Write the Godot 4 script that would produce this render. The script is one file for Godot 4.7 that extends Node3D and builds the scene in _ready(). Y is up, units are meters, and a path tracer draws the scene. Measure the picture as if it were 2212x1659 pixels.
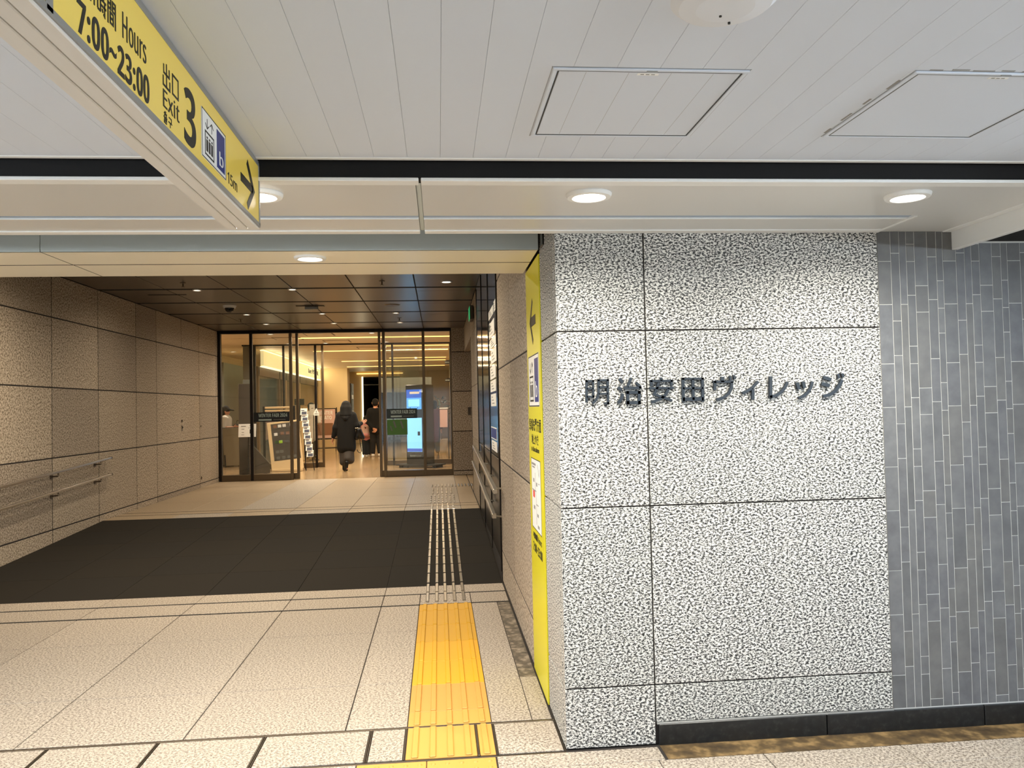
extends Node3D

# ---------------------------------------------------------------- helpers
# outlines of the raised letters: centre lines and widths in metres
const LETTERS := [
	[["-0.5932,0.0531 -0.5956,-0.0456", 0.0108], ["-0.5634,0.0525 -0.5654,-0.0270", 0.0102], ["-0.5981,0.0484 -0.5590,0.0483", 0.0102], ["-0.5941,0.0151 -0.5644,0.0151", 0.0096], ["-0.5950,-0.0210 -0.5608,-0.0205", 0.0108], ["-0.5390,0.0550 -0.5405,-0.0038 -0.5458,-0.0244 -0.5559,-0.0405 -0.5688,-0.0512", 0.0114], ["-0.5445,0.0516 -0.4926,0.0512", 0.0108], ["-0.4980,0.0548 -0.4991,-0.0587", 0.0114], ["-0.5182,-0.0523 -0.4935,-0.0517", 0.0108], ["-0.5399,0.0206 -0.4989,0.0210", 0.0102], ["-0.5406,-0.0091 -0.4990,-0.0088", 0.0102]],
	[["-0.4448,0.0568 -0.4295,0.0392", 0.0156], ["-0.4512,0.0188 -0.4346,0.0054", 0.0156], ["-0.4308,-0.0114 -0.4374,-0.0326 -0.4531,-0.0531", 0.0150], ["-0.3914,0.0588 -0.4004,0.0381 -0.4088,0.0180", 0.0132], ["-0.4259,0.0141 -0.3464,0.0143", 0.0138], ["-0.3701,0.0381 -0.3561,0.0253 -0.3483,0.0108", 0.0126], ["-0.4093,0.0007 -0.4091,-0.0600", 0.0144], ["-0.3565,0.0002 -0.3576,-0.0606", 0.0144], ["-0.4162,-0.0063 -0.3494,-0.0065", 0.0150], ["-0.4174,-0.0515 -0.3507,-0.0518", 0.0174]],
	[["-0.2538,0.0586 -0.2542,0.0427", 0.0120], ["-0.3067,0.0434 -0.2010,0.0426", 0.0114], ["-0.2999,0.0466 -0.3006,0.0197", 0.0120], ["-0.2070,0.0457 -0.2072,0.0194", 0.0120], ["-0.3094,0.0112 -0.1976,0.0108", 0.0114], ["-0.2654,0.0355 -0.2766,0.0058 -0.2873,-0.0164 -0.2526,-0.0291 -0.2066,-0.0471", 0.0126], ["-0.2203,0.0106 -0.2346,-0.0190 -0.2620,-0.0393 -0.3026,-0.0528", 0.0132]],
	[["-0.1540,0.0555 -0.1547,-0.0542", 0.0132], ["-0.0642,0.0544 -0.0650,-0.0555", 0.0132], ["-0.1609,0.0508 -0.0582,0.0495", 0.0114], ["-0.1566,0.0076 -0.0638,0.0069", 0.0108], ["-0.1581,-0.0416 -0.0628,-0.0424", 0.0192], ["-0.1087,0.0504 -0.1090,-0.0456", 0.0126]],
	[["0.0288,0.0560 0.0280,0.0319", 0.0191], ["-0.0140,0.0339 0.0789,0.0328", 0.0123], ["-0.0071,0.0374 -0.0083,-0.0035", 0.0130], ["0.0715,0.0329 0.0694,0.0046 0.0568,-0.0193 0.0346,-0.0369 -0.0013,-0.0475", 0.0136], ["0.0642,0.0596 0.0667,0.0402", 0.0105], ["0.0817,0.0623 0.0867,0.0429", 0.0105]],
	[["0.1947,0.0317 0.1696,0.0062 0.1441,-0.0105 0.1189,-0.0199", 0.0136], ["0.1694,0.0002 0.1678,-0.0511", 0.0148]],
	[["0.2543,0.0542 0.2510,-0.0463", 0.0154], ["0.2462,-0.0395 0.2777,-0.0335 0.3001,-0.0197 0.3164,-0.0034 0.3331,0.0260", 0.0142]],
	[["0.3777,0.0234 0.3867,-0.0078", 0.0173], ["0.4056,0.0271 0.4121,-0.0029", 0.0160], ["0.4504,0.0262 0.4412,-0.0028 0.4253,-0.0238 0.4065,-0.0386 0.3829,-0.0478", 0.0136]],
	[["0.5036,0.0447 0.5394,0.0330", 0.0179], ["0.4931,0.0156 0.5308,0.0057", 0.0179], ["0.4987,-0.0418 0.5300,-0.0357 0.5559,-0.0204 0.5759,0.0036 0.5921,0.0302", 0.0154], ["0.5727,0.0581 0.5771,0.0378", 0.0111], ["0.5919,0.0608 0.5976,0.0429", 0.0111]],
]
const XL := -4.29
const XR := 0.527
const YC := 3.12
const YB := 0.18
const YJ := [0.262, 1.055, 1.842, 2.63]
var M := {}
var boxes := {}
var taken := {}

func numbered(called: String) -> String:
	var n: int = taken.get(called, 0)
	taken[called] = n + 1
	return called if n == 0 else "%s_%03d" % [called, n]

func thing(called: String, label: String, category: String, at := Vector3.ZERO, turn := 0.0, group := "") -> Node3D:
	var o := Node3D.new()
	o.name = numbered(called)
	add_child(o)
	o.position = at
	o.rotation.y = turn
	o.set_meta("label", label)
	o.set_meta("category", category)
	if group != "":
		o.set_meta("group", group)
	return o

func structure(called: String) -> Node3D:
	var o := Node3D.new()
	o.name = numbered(called)
	add_child(o)
	o.set_meta("kind", "structure")
	return o

func part(parent: Node3D, called: String, mesh: Mesh, m: Material, at := Vector3.ZERO, rot := Vector3.ZERO) -> MeshInstance3D:
	var o := MeshInstance3D.new()
	o.name = called
	o.mesh = mesh
	o.material_override = m
	parent.add_child(o, true)
	o.position = at
	o.rotation = rot
	return o

func tri(st: SurfaceTool, a: Vector3, b: Vector3, c: Vector3, n: Vector3) -> void:
	if (b - a).cross(c - a).dot(n) > 0.0:
		var t := b
		b = c
		c = t
	for v in [a, b, c]:
		st.set_normal(n)
		st.add_vertex(v)

func quad(st: SurfaceTool, a: Vector3, b: Vector3, c: Vector3, d: Vector3, n := Vector3.ZERO) -> void:
	if n == Vector3.ZERO:
		n = (b - a).cross(c - a)
		if n.length() < 1e-12:
			n = (c - a).cross(d - a)
		n = n.normalized()
		if n.dot((a + b + c + d) * 0.25) < 0.0:
			n = -n
	tri(st, a, b, c, n)
	tri(st, a, c, d, n)

func begin() -> SurfaceTool:
	var st := SurfaceTool.new()
	st.begin(Mesh.PRIMITIVE_TRIANGLES)
	return st

# a box with chamfered edges, shared between pieces of one size
func box(s: Vector3, b := 0.003) -> Mesh:
	s = s.snapped(Vector3.ONE * 0.001).max(Vector3.ONE * 0.001)
	b = minf(b, s[s.min_axis_index()] * 0.45)
	var key := "%v %f" % [s, b]
	if boxes.has(key):
		return boxes[key]
	var st := begin()
	var h := s * 0.5
	var i := h - Vector3.ONE * b
	for ax in 3:
		var u := (ax + 1) % 3
		var v := (ax + 2) % 3
		for sg in [-1.0, 1.0]:
			var q := []
			for k in [[-1, -1], [1, -1], [1, 1], [-1, 1]]:
				var p := Vector3.ZERO
				p[ax] = sg * h[ax]
				p[u] = k[0] * i[u]
				p[v] = k[1] * i[v]
				q.append(p)
			var n := Vector3.ZERO
			n[ax] = sg
			quad(st, q[0], q[1], q[2], q[3], n)
		if b > 0.0:
			for su in [-1.0, 1.0]:
				for sv in [-1.0, 1.0]:
					var e := []
					for k in [[-1, 0], [1, 0], [1, 1], [-1, 1]]:
						var p := Vector3.ZERO
						p[ax] = k[0] * i[ax]
						p[u] = su * (h[u] if k[1] == 0 else i[u])
						p[v] = sv * (i[v] if k[1] == 0 else h[v])
						e.append(p)
					var n := Vector3.ZERO
					n[u] = su
					n[v] = sv
					quad(st, e[0], e[1], e[2], e[3], n.normalized())
	if b > 0.0:
		for sx in [-1.0, 1.0]:
			for sy in [-1.0, 1.0]:
				for sz in [-1.0, 1.0]:
					tri(st, Vector3(sx * h.x, sy * i.y, sz * i.z), Vector3(sx * i.x, sy * h.y, sz * i.z), Vector3(sx * i.x, sy * i.y, sz * h.z), Vector3(sx, sy, sz).normalized())
	var m := st.commit()
	boxes[key] = m
	return m

func blk(parent: Node3D, called: String, m: Material, x0: float, x1: float, y0: float, y1: float, z0: float, z1: float, b := 0.003) -> MeshInstance3D:
	return part(parent, called, box(Vector3(absf(x1 - x0), absf(y1 - y0), absf(z1 - z0)), b), m, Vector3(x0 + x1, y0 + y1, z0 + z1) * 0.5)

func lathe(profile: Array, seg := 32) -> Mesh:
	var st := begin()
	for k in profile.size() - 1:
		var a: Vector2 = profile[k]
		var b: Vector2 = profile[k + 1]
		var d := b - a
		var nn := Vector2(d.y, -d.x).normalized()
		for j in seg:
			var t0 := TAU * j / seg
			var t1 := TAU * (j + 1) / seg
			var p := [Vector3(a.x * cos(t0), a.y, a.x * sin(t0)), Vector3(a.x * cos(t1), a.y, a.x * sin(t1)), Vector3(b.x * cos(t1), b.y, b.x * sin(t1)), Vector3(b.x * cos(t0), b.y, b.x * sin(t0))]
			var n0 := Vector3(nn.x * cos(t0), nn.y, nn.x * sin(t0))
			var n1 := Vector3(nn.x * cos(t1), nn.y, nn.x * sin(t1))
			for f in [[0, 1, 2], [0, 2, 3]]:
				var va: Vector3 = p[f[0]]
				var vb: Vector3 = p[f[1]]
				var vc: Vector3 = p[f[2]]
				var g := (vb - va).cross(vc - va)
				if g.length() < 1e-12:
					continue
				var order: Array = f if g.dot(n0 + n1) < 0.0 else [f[0], f[2], f[1]]
				for o in order:
					st.set_normal(n0 if o == 0 or o == 3 else n1)
					st.add_vertex(p[o])
	return st.commit()

func tube(pts: Array, r: float, seg := 10) -> Mesh:
	var st := begin()
	var rings := []
	for i in pts.size():
		var d: Vector3 = (pts[mini(i + 1, pts.size() - 1)] - pts[maxi(i - 1, 0)]).normalized()
		var u := d.cross(Vector3.UP if absf(d.y) < 0.9 else Vector3.RIGHT).normalized()
		var v := d.cross(u)
		var ring := []
		for j in seg:
			ring.append([pts[i] + (u * cos(TAU * j / seg) + v * sin(TAU * j / seg)) * r, u * cos(TAU * j / seg) + v * sin(TAU * j / seg)])
		rings.append(ring)
	for i in pts.size() - 1:
		for j in seg:
			var k := (j + 1) % seg
			var q := [rings[i][j], rings[i][k], rings[i + 1][k], rings[i + 1][j]]
			for f in [[0, 1, 2], [0, 2, 3]]:
				var g: Vector3 = (q[f[1]][0] - q[f[0]][0]).cross(q[f[2]][0] - q[f[0]][0])
				var order: Array = f if g.dot(q[0][1] + q[1][1]) < 0.0 else [f[0], f[2], f[1]]
				for o in order:
					st.set_normal(q[o][1])
					st.add_vertex(q[o][0])
	for e in [0, pts.size() - 1]:
		var n: Vector3 = (pts[0] - pts[1] if e == 0 else pts[e] - pts[e - 1]).normalized()
		for j in seg:
			tri(st, pts[e], rings[e][j][0], rings[e][(j + 1) % seg][0], n)
	return st.commit()

# an extruded outline in the XY plane, from z = 0 to z = depth
func prism(outline: PackedVector2Array, depth: float) -> Mesh:
	var st := begin()
	var ix := Geometry2D.triangulate_polygon(outline)
	for k in range(0, ix.size(), 3):
		var a := outline[ix[k]]
		var b := outline[ix[k + 1]]
		var c := outline[ix[k + 2]]
		tri(st, Vector3(a.x, a.y, depth), Vector3(b.x, b.y, depth), Vector3(c.x, c.y, depth), Vector3.BACK)
		tri(st, Vector3(a.x, a.y, 0), Vector3(b.x, b.y, 0), Vector3(c.x, c.y, 0), Vector3.FORWARD)
	var turn := -1.0 if Geometry2D.is_polygon_clockwise(outline) else 1.0
	for k in outline.size():
		var a := outline[k]
		var b := outline[(k + 1) % outline.size()]
		var n := Vector3((b - a).y, -(b - a).x, 0).normalized() * turn
		quad(st, Vector3(a.x, a.y, 0), Vector3(b.x, b.y, 0), Vector3(b.x, b.y, depth), Vector3(a.x, a.y, depth), n)
	return st.commit()

func stroke(st: SurfaceTool, p: PackedVector2Array, w: float, depth: float) -> void:
	var n := p.size()
	var loop := n > 2 and p[0].distance_to(p[n - 1]) < 1e-5
	var lft := []
	var rgt := []
	for i in n:
		var a := (p[i] - p[i - 1]).normalized() if i > 0 else ((p[0] - p[n - 2]).normalized() if loop else (p[1] - p[0]).normalized())
		var b := (p[i + 1] - p[i]).normalized() if i < n - 1 else ((p[1] - p[0]).normalized() if loop else a)
		var m := (a.orthogonal() + b.orthogonal()).normalized()
		var s := w * 0.5 / maxf(0.5, m.dot(a.orthogonal()))
		lft.append(p[i] + m * s)
		rgt.append(p[i] - m * s)
	for i in n - 1:
		var q := [lft[i], rgt[i], rgt[i + 1], lft[i + 1]]
		var f := []
		for v in q:
			f.append(Vector3(v.x, v.y, depth))
		quad(st, f[0], f[1], f[2], f[3], Vector3.BACK)
		for e in [[0, 3, 1.0], [1, 2, -1.0]]:
			var d: Vector2 = q[e[1]] - q[e[0]]
			var o: Vector2 = d.orthogonal().normalized()
			if o.dot(q[0] - q[1]) * e[2] < 0.0:
				o = -o
			quad(st, Vector3(q[e[0]].x, q[e[0]].y, 0), Vector3(q[e[1]].x, q[e[1]].y, 0), f[e[1]], f[e[0]], Vector3(o.x, o.y, 0))
	if not loop:
		for e in [0, n - 1]:
			var d := (p[0] - p[1] if e == 0 else p[e] - p[e - 1]).normalized()
			quad(st, Vector3(lft[e].x, lft[e].y, 0), Vector3(rgt[e].x, rgt[e].y, 0), Vector3(rgt[e].x, rgt[e].y, depth), Vector3(lft[e].x, lft[e].y, depth), Vector3(d.x, d.y, 0))

func points(s: String, grid := Vector2.ONE, off := Vector2.ZERO) -> PackedVector2Array:
	var p := PackedVector2Array()
	for t in s.split(" ", false):
		var xy := t.split(",")
		p.append(Vector2(xy[0].to_float(), xy[1].to_float()) * grid + off)
	return p

# strokes of the written characters on a grid of ten, y running down
const GLYPH := {
	"時": "1,1 1,9|1,1 4,1 4,9|1,5 4,5|1,9 4,9|5,2.5 9.5,2.5|7.2,0.5 7.2,4.5|4.8,4.5 10,4.5|4.8,6.5 10,6.5|8.5,5 8.5,9.5 7.2,9|5.8,7.5 6.6,8.7",
	"間": "0.8,0.5 0.8,10|0.8,0.5 4,0.5 4,4 0.8,4|0.8,2.2 4,2.2|9.2,10 9.2,0.5 6,0.5 6,4 9.2,4|6,2.2 9.2,2.2|3.3,5.2 6.7,5.2 6.7,9 3.3,9 3.3,5.2|3.3,7.1 6.7,7.1",
	"出": "5,0.5 5,9.5|1.5,1.5 1.5,4.7 8.5,4.7 8.5,1.5|0.8,6 0.8,9.5 9.2,9.5 9.2,6",
	"口": "1.2,1.5 8.8,1.5 8.8,9 1.2,9 1.2,1.5",
	"用": "1.5,9.5 1.5,1 8.8,1 8.8,9.5|1.5,3.7 8.8,3.7|1.5,6.3 8.8,6.3|5.1,1 5.1,9.5",
	"利": "4.5,0.8 1,1.5|0.5,3.2 5.5,3.2|3,1.2 3,9.5|3,4 0.5,7|3,4 5.2,6.2|7,1.5 7,7|9.2,0.5 9.2,9.5 8,9",
	"馬": "2,0.8 2,6|2,0.8 9,0.8|2,2.5 8.5,2.5|2,4.2 8.5,4.2|5.3,0.8 5.3,6|2,6 9.2,6 8.8,9.5 7.5,9.3|1,9.5 1.5,7.5|3,7.5 3.3,9|5,7.3 5.3,8.7",
	"場": "0.3,3 3.5,3|1.9,0.8 1.9,8|0.2,8.5 3.8,7.3|4.8,0.8 9,0.8 9,4 4.8,4 4.8,0.8|4.8,2.4 9,2.4|3.8,5.3 10,5.3|5.3,5.5 4,7.5|5,6.8 9.3,6.8 9,9.5 8,9.5|6.8,6.8 5,9.3|8,6.8 6.5,9.5",
	"先": "2.8,1 1.5,4|5,0.5 5,5|2.2,2.5 9,2.5|0.8,5 9.5,5|4,5 3.5,7.5 0.8,9.5|6.3,5 6.3,9 9.5,9 9.5,7.5",
	"門": "0.8,0.5 0.8,10|0.8,0.5 4,0.5 4,4 0.8,4|0.8,2.2 4,2.2|9.2,10 9.2,0.5 6,0.5 6,4 9.2,4|6,2.2 9.2,2.2",
	"方": "5,0.5 5,2.2|0.6,2.4 9.5,2.4|3.8,2.4 3.2,6 0.8,9.6|3.6,4.8 8.3,4.8 7.8,9.4 6,9.2",
	"面": "0.6,0.9 9.5,0.9|5,0.9 4.3,2.8|1,9.6 1,2.8 9,2.8 9,9.6 1,9.6|3.6,2.8 3.6,9.6|6.3,2.8 6.3,9.6|3.6,5 6.3,5|3.6,7.2 6.3,7.2",
	"地": "0.3,3 3.5,3|1.9,0.8 1.9,8|0.2,8.5 3.8,7.3|4,5.2 9,3.4 9,6.5 8,6.5|6.6,0.6 6.6,7.5|4.8,2 4.8,9.2 9.7,9.2 9.7,7.6",
	"上": "4.6,0.8 4.6,9.2|4.6,4.3 8.6,4.3|0.6,9.2 9.6,9.2",
	"ゆ": "1.5,2 1.3,6.5 2.2,4 5,2.5 8,3 8.5,5 7,7 4.5,7|5.5,0.8 5.8,6 4,9.5",
	"き": "1.5,2.5 8,2|1.5,5 8.5,4.4|4,0.6 7.2,6.5|2.2,6.8 2.5,9 7.5,9.3",
	"출": "3.5,0.3 6.5,0.3|1.5,1.8 8.5,1.8|5,1.8 2,4|5,1.8 8,4|0.8,5 9.2,5|5,5 5,6|2,6.3 8,6.3 8,7.8 2,7.8 2,9.5 8.2,9.5",
	"구": "1.8,1.5 8.2,1.5 8,5|0.6,5.5 9.4,5.5|5,5.5 5,9.6",
}

# a line of such characters, its lower left corner at the origin
func writing(text: String, w: float, h: float, step: float, line: float, depth := 0.001) -> Mesh:
	var st := begin()
	for i in text.length():
		for s in GLYPH[text[i]].split("|"):
			stroke(st, points(s, Vector2(w, -h) / 10.0, Vector2(i * step, h)), line, depth)
	return st.commit()

# Latin letters and figures, lower left corner at the origin, stretched to the given box
func latin(text: String, w: float, h: float, bold := false, depth := 0.001) -> Mesh:
	var f := SystemFont.new()
	f.font_names = PackedStringArray(["Droid Sans"])
	f.font_weight = 700 if bold else 400
	var t := TextMesh.new()
	t.text = text
	t.font = f
	t.font_size = 48
	t.pixel_size = 0.01
	t.depth = 0.01
	t.curve_step = 2.0
	var a := t.get_mesh_arrays()
	var v: PackedVector3Array = a[Mesh.ARRAY_VERTEX]
	var lo := Vector3.INF
	var hi := -Vector3.INF
	for p in v:
		lo = lo.min(p)
		hi = hi.max(p)
	var size := (hi - lo).max(Vector3.ONE * 1e-4)
	for i in v.size():
		v[i] = (v[i] - lo) / size * Vector3(w, h, depth)
	a[Mesh.ARRAY_VERTEX] = v
	a[Mesh.ARRAY_TANGENT] = null
	var m := ArrayMesh.new()
	m.add_surface_from_arrays(Mesh.PRIMITIVE_TRIANGLES, a)
	return m

# a smooth skin over tapered bones [from, to, radius, radius], meshed as surface nets into st
func skin(st: SurfaceTool, bones: Array, cell: float, k: float) -> void:
	var lo := Vector3.INF
	var hi := -Vector3.INF
	for b in bones:
		var r := maxf(b[2], b[3]) + cell * 2.0
		lo = lo.min(b[0] - Vector3.ONE * r).min(b[1] - Vector3.ONE * r)
		hi = hi.max(b[0] + Vector3.ONE * r).max(b[1] + Vector3.ONE * r)
	var n := Vector3i(((hi - lo) / cell).ceil()) + Vector3i.ONE * 2
	var sy := n.x
	var sz := n.x * n.y
	var val := PackedFloat32Array()
	val.resize(sz * n.z)
	val.fill(1.0)
	for b in bones:
		var pa: Vector3 = b[0]
		var ab: Vector3 = b[1] - b[0]
		var r0: float = b[2]
		var dr: float = b[3] - b[2]
		var ll := maxf(ab.length_squared(), 1e-9)
		var m := maxf(b[2], b[3]) + k + cell * 2.0
		var i0 := Vector3i(((pa.min(b[1]) - Vector3.ONE * m - lo) / cell).floor()).clamp(Vector3i.ZERO, n - Vector3i.ONE)
		var i1 := Vector3i(((pa.max(b[1]) + Vector3.ONE * m - lo) / cell).ceil()).clamp(Vector3i.ZERO, n - Vector3i.ONE)
		for z in range(i0.z, i1.z + 1):
			for y in range(i0.y, i1.y + 1):
				var row := y * sy + z * sz
				for x in range(i0.x, i1.x + 1):
					var p := lo + Vector3(x, y, z) * cell - pa
					var t := clampf(p.dot(ab) / ll, 0.0, 1.0)
					var d := (p - ab * t).length() - r0 - dr * t
					var o := val[row + x]
					var h := maxf(k - absf(o - d), 0.0) / k
					val[row + x] = minf(o, d) - h * h * k * 0.25
	var at := {}
	var corner := [0, 1, sy, sy + 1, sz, sz + 1, sz + sy, sz + sy + 1]
	var off := []
	for c in 8:
		off.append(Vector3(c & 1, (c >> 1) & 1, c >> 2))
	var edges := [[0, 1], [2, 3], [4, 5], [6, 7], [0, 2], [1, 3], [4, 6], [5, 7], [0, 4], [1, 5], [2, 6], [3, 7]]
	for z in n.z - 1:
		for y in n.y - 1:
			var row := y * sy + z * sz
			for x in n.x - 1:
				var i := row + x
				var inside := 0
				for c in corner:
					if val[i + c] < 0.0:
						inside += 1
				if inside == 0 or inside == 8:
					continue
				var sum := Vector3.ZERO
				var cnt := 0
				for e in edges:
					var va := val[i + corner[e[0]]]
					var vb := val[i + corner[e[1]]]
					if (va < 0.0) != (vb < 0.0):
						sum += off[e[0]].lerp(off[e[1]], va / (va - vb))
						cnt += 1
				var g := Vector3(val[i + 1] - val[i], val[i + sy] - val[i], val[i + sz] - val[i]) + Vector3(val[i + 1 + sy + sz] - val[i + sy + sz], val[i + 1 + sy + sz] - val[i + 1 + sz], val[i + 1 + sy + sz] - val[i + 1 + sy])
				at[i] = [lo + (Vector3(x, y, z) + sum / cnt) * cell, g.normalized()]
	for i in at:
		for ax in [[1, sy, sz], [sy, sz, 1], [sz, 1, sy]]:
			var a: int = ax[0]
			var b: int = ax[1]
			var c: int = ax[2]
			if (val[i] < 0.0) == (val[i + a] < 0.0):
				continue
			var q := [i, i - b, i - b - c, i - c]
			if not (at.has(q[1]) and at.has(q[2]) and at.has(q[3])):
				continue
			for f in [[0, 1, 2], [0, 2, 3]]:
				var u: Array = at[q[f[0]]]
				var v: Array = at[q[f[1]]]
				var w: Array = at[q[f[2]]]
				var order := [u, v, w] if (v[0] - u[0]).cross(w[0] - u[0]).dot(u[1] + v[1] + w[1]) < 0.0 else [u, w, v]
				for o in order:
					st.set_normal(o[1])
					st.add_vertex(o[0])

func shape(bones: Array, cell := 0.018, k := 0.04) -> Mesh:
	var st := begin()
	skin(st, bones, cell, k)
	return st.commit()

func v3(x: float, y: float, z: float) -> Vector3:
	return Vector3(x, y, z)

# a hand with a palm, four fingers and a thumb; along = towards the fingertips, side = towards the thumb
func hand(st: SurfaceTool, wrist: Vector3, along: Vector3, side: Vector3, s := 1.0) -> void:
	along = along.normalized()
	side = (side - along * side.dot(along)).normalized()
	var back := along.cross(side)
	var b := []
	for j in 4:
		var root := wrist + along * 0.03 * s + side * (0.010 - 0.012 * j) * s
		var knuckle := wrist + along * 0.085 * s + side * (0.026 - 0.017 * j) * s
		b.append([root, knuckle, 0.014 * s, 0.012 * s])
		var ln: float = [0.038, 0.044, 0.040, 0.030][j] * s
		var mid := knuckle + (along * 0.92 + back * 0.3).normalized() * ln
		var tip := mid + (along * 0.6 + back * 0.7).normalized() * ln * 0.85
		b.append([knuckle, mid, 0.0085 * s, 0.008 * s])
		b.append([mid, tip, 0.008 * s, 0.0065 * s])
	var th := wrist + along * 0.03 * s + side * 0.022 * s
	var th2 := th + (along * 0.7 + side * 0.75 + back * 0.2).normalized() * 0.04 * s
	b.append([th, th2, 0.012 * s, 0.0095 * s])
	b.append([th2, th2 + (along * 0.9 + side * 0.3 + back * 0.3).normalized() * 0.032 * s, 0.009 * s, 0.007 * s])
	skin(st, b, 0.005, 0.006)

func mat(called: String, c: Color, rough := 0.6, metal := 0.0) -> StandardMaterial3D:
	var m := StandardMaterial3D.new()
	m.resource_name = called
	m.albedo_color = c
	m.roughness = rough
	m.metallic = metal
	M[called] = m
	return m

func noise_tex(seed_: int, freq: float, octaves: int, ramp: Array, size := 1024, kind := FastNoiseLite.TYPE_SIMPLEX_SMOOTH) -> NoiseTexture2D:
	var n := FastNoiseLite.new()
	n.seed = seed_
	n.noise_type = kind
	n.frequency = freq
	n.fractal_octaves = octaves
	n.fractal_gain = 0.55
	var t := NoiseTexture2D.new()
	t.width = size
	t.height = size
	t.seamless = true
	t.seamless_blend_skirt = 0.12
	t.noise = n
	var g := Gradient.new()
	var o := PackedFloat32Array()
	var c := PackedColorArray()
	for r in ramp:
		o.append(r[0])
		c.append(r[1])
	g.offsets = o
	g.colors = c
	t.color_ramp = g
	return t

func stone(called: String, tex: Texture2D, tint: Color, per_metre: float, rough := 0.6, relief: Texture2D = null, deep := 0.0) -> StandardMaterial3D:
	var m := mat(called, tint, rough)
	m.albedo_texture = tex
	m.uv1_triplanar = true
	m.uv1_world_triplanar = true
	m.uv1_scale = Vector3.ONE * per_metre
	if relief:
		m.heightmap_enabled = true
		m.heightmap_texture = relief
		m.heightmap_scale = deep
	return m

func glow(called: String, c: Color, e: float) -> StandardMaterial3D:
	var m := mat(called, c, 0.5)
	m.emission_enabled = true
	m.emission = c
	m.emission_energy_multiplier = e
	return m

# ---------------------------------------------------------------- camera, light, materials
func _ready() -> void:
	var cam := Camera3D.new()
	cam.name = "camera"
	cam.position = Vector3(0, 1.51, 0)
	cam.rotation_degrees = Vector3(1.636, -5.194, -1.272)
	cam.fov = 50.72
	cam.near = 0.05
	cam.far = 100.0
	cam.current = true
	add_child(cam)
	var env := Environment.new()
	env.background_mode = Environment.BG_COLOR
	env.background_color = Color.BLACK
	env.tonemap_mode = Environment.TONE_MAPPER_LINEAR
	env.tonemap_exposure = 1.26
	env.sdfgi_enabled = true
	env.ssao_enabled = true
	env.ssil_enabled = true
	var we := WorldEnvironment.new()
	we.name = "world"
	we.environment = env
	add_child(we)
	materials()
	concourse_lamps()
	shell()
	wall_panels()
	front_floor()
	corridor()
	doors()
	interior()
	soffit()
	hanging_sign()
	yellow_panel()
	directory()
	lettering()
	handrails()
	tactile()
	small_fittings()
	hall_things()
	people()

func area(called: String, parent: Node3D, at: Vector3, rot: Vector3, size: Vector2, c: Color, e: float) -> void:
	var l := AreaLight3D.new()
	l.name = called
	l.area_size = size
	l.area_normalize_energy = true
	l.light_color = c
	l.light_energy = e
	l.shadow_enabled = true
	l.area_range = 40.0
	parent.add_child(l, true)
	l.position = at
	l.rotation = rot

func spot(parent: Node3D, at: Vector3, c: Color, e: float, angle: float, soft: float, size: float) -> void:
	var l := SpotLight3D.new()
	l.name = "light"
	l.light_color = c
	l.light_energy = e
	l.spot_angle = angle
	l.spot_angle_attenuation = soft
	l.spot_attenuation = 2.0
	l.spot_range = 30.0
	l.light_size = size
	l.shadow_enabled = true
	parent.add_child(l, true)
	l.position = at
	l.rotation = Vector3(-PI / 2, 0, 0)

# line lamps hung under the concourse ceiling behind the camera: they light the ceiling, the floor and the fronts
func concourse_lamps() -> void:
	var cool := Color(0.90, 0.955, 1.0)
	for q in [[Vector3(3.4, 2.12, 0.9), PI / 2, 6.0, "along the right side"], [Vector3(-4.0, 2.12, 0.9), PI / 2, 6.0, "along the left side"]]:
		var o := thing("pendant_lamp", "long cool white line lamp hung under the concourse ceiling " + q[3], "lamp", q[0], q[1], "concourse line lamps")
		part(o, "diffuser", box(Vector3(q[2], 0.05, 0.12), 0.01), M.lamp_cool)
		for x in [-0.45, 0.0, 0.45]:
			part(o, "hanger", box(Vector3(0.012, 2.325 - q[0].y, 0.012), 0.002), M.steel, Vector3(x * q[2], (2.375 - q[0].y) * 0.5, 0))
		area("light_down", o, Vector3(0, -0.03, 0), Vector3(-PI / 2, 0, 0), Vector2(q[2], 0.12), cool, 4.4)
		area("light_up", o, Vector3(0, 0.03, 0), Vector3(PI / 2, 0, 0), Vector2(q[2], 0.12), cool, 10.0)
		for s in [-1.0, 1.0]:
			area("light_side", o, Vector3(0, 0, 0.066 * s), Vector3(0, 0.0 if s < 0 else PI, 0), Vector2(q[2], 0.05), cool, 7.5)

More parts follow.
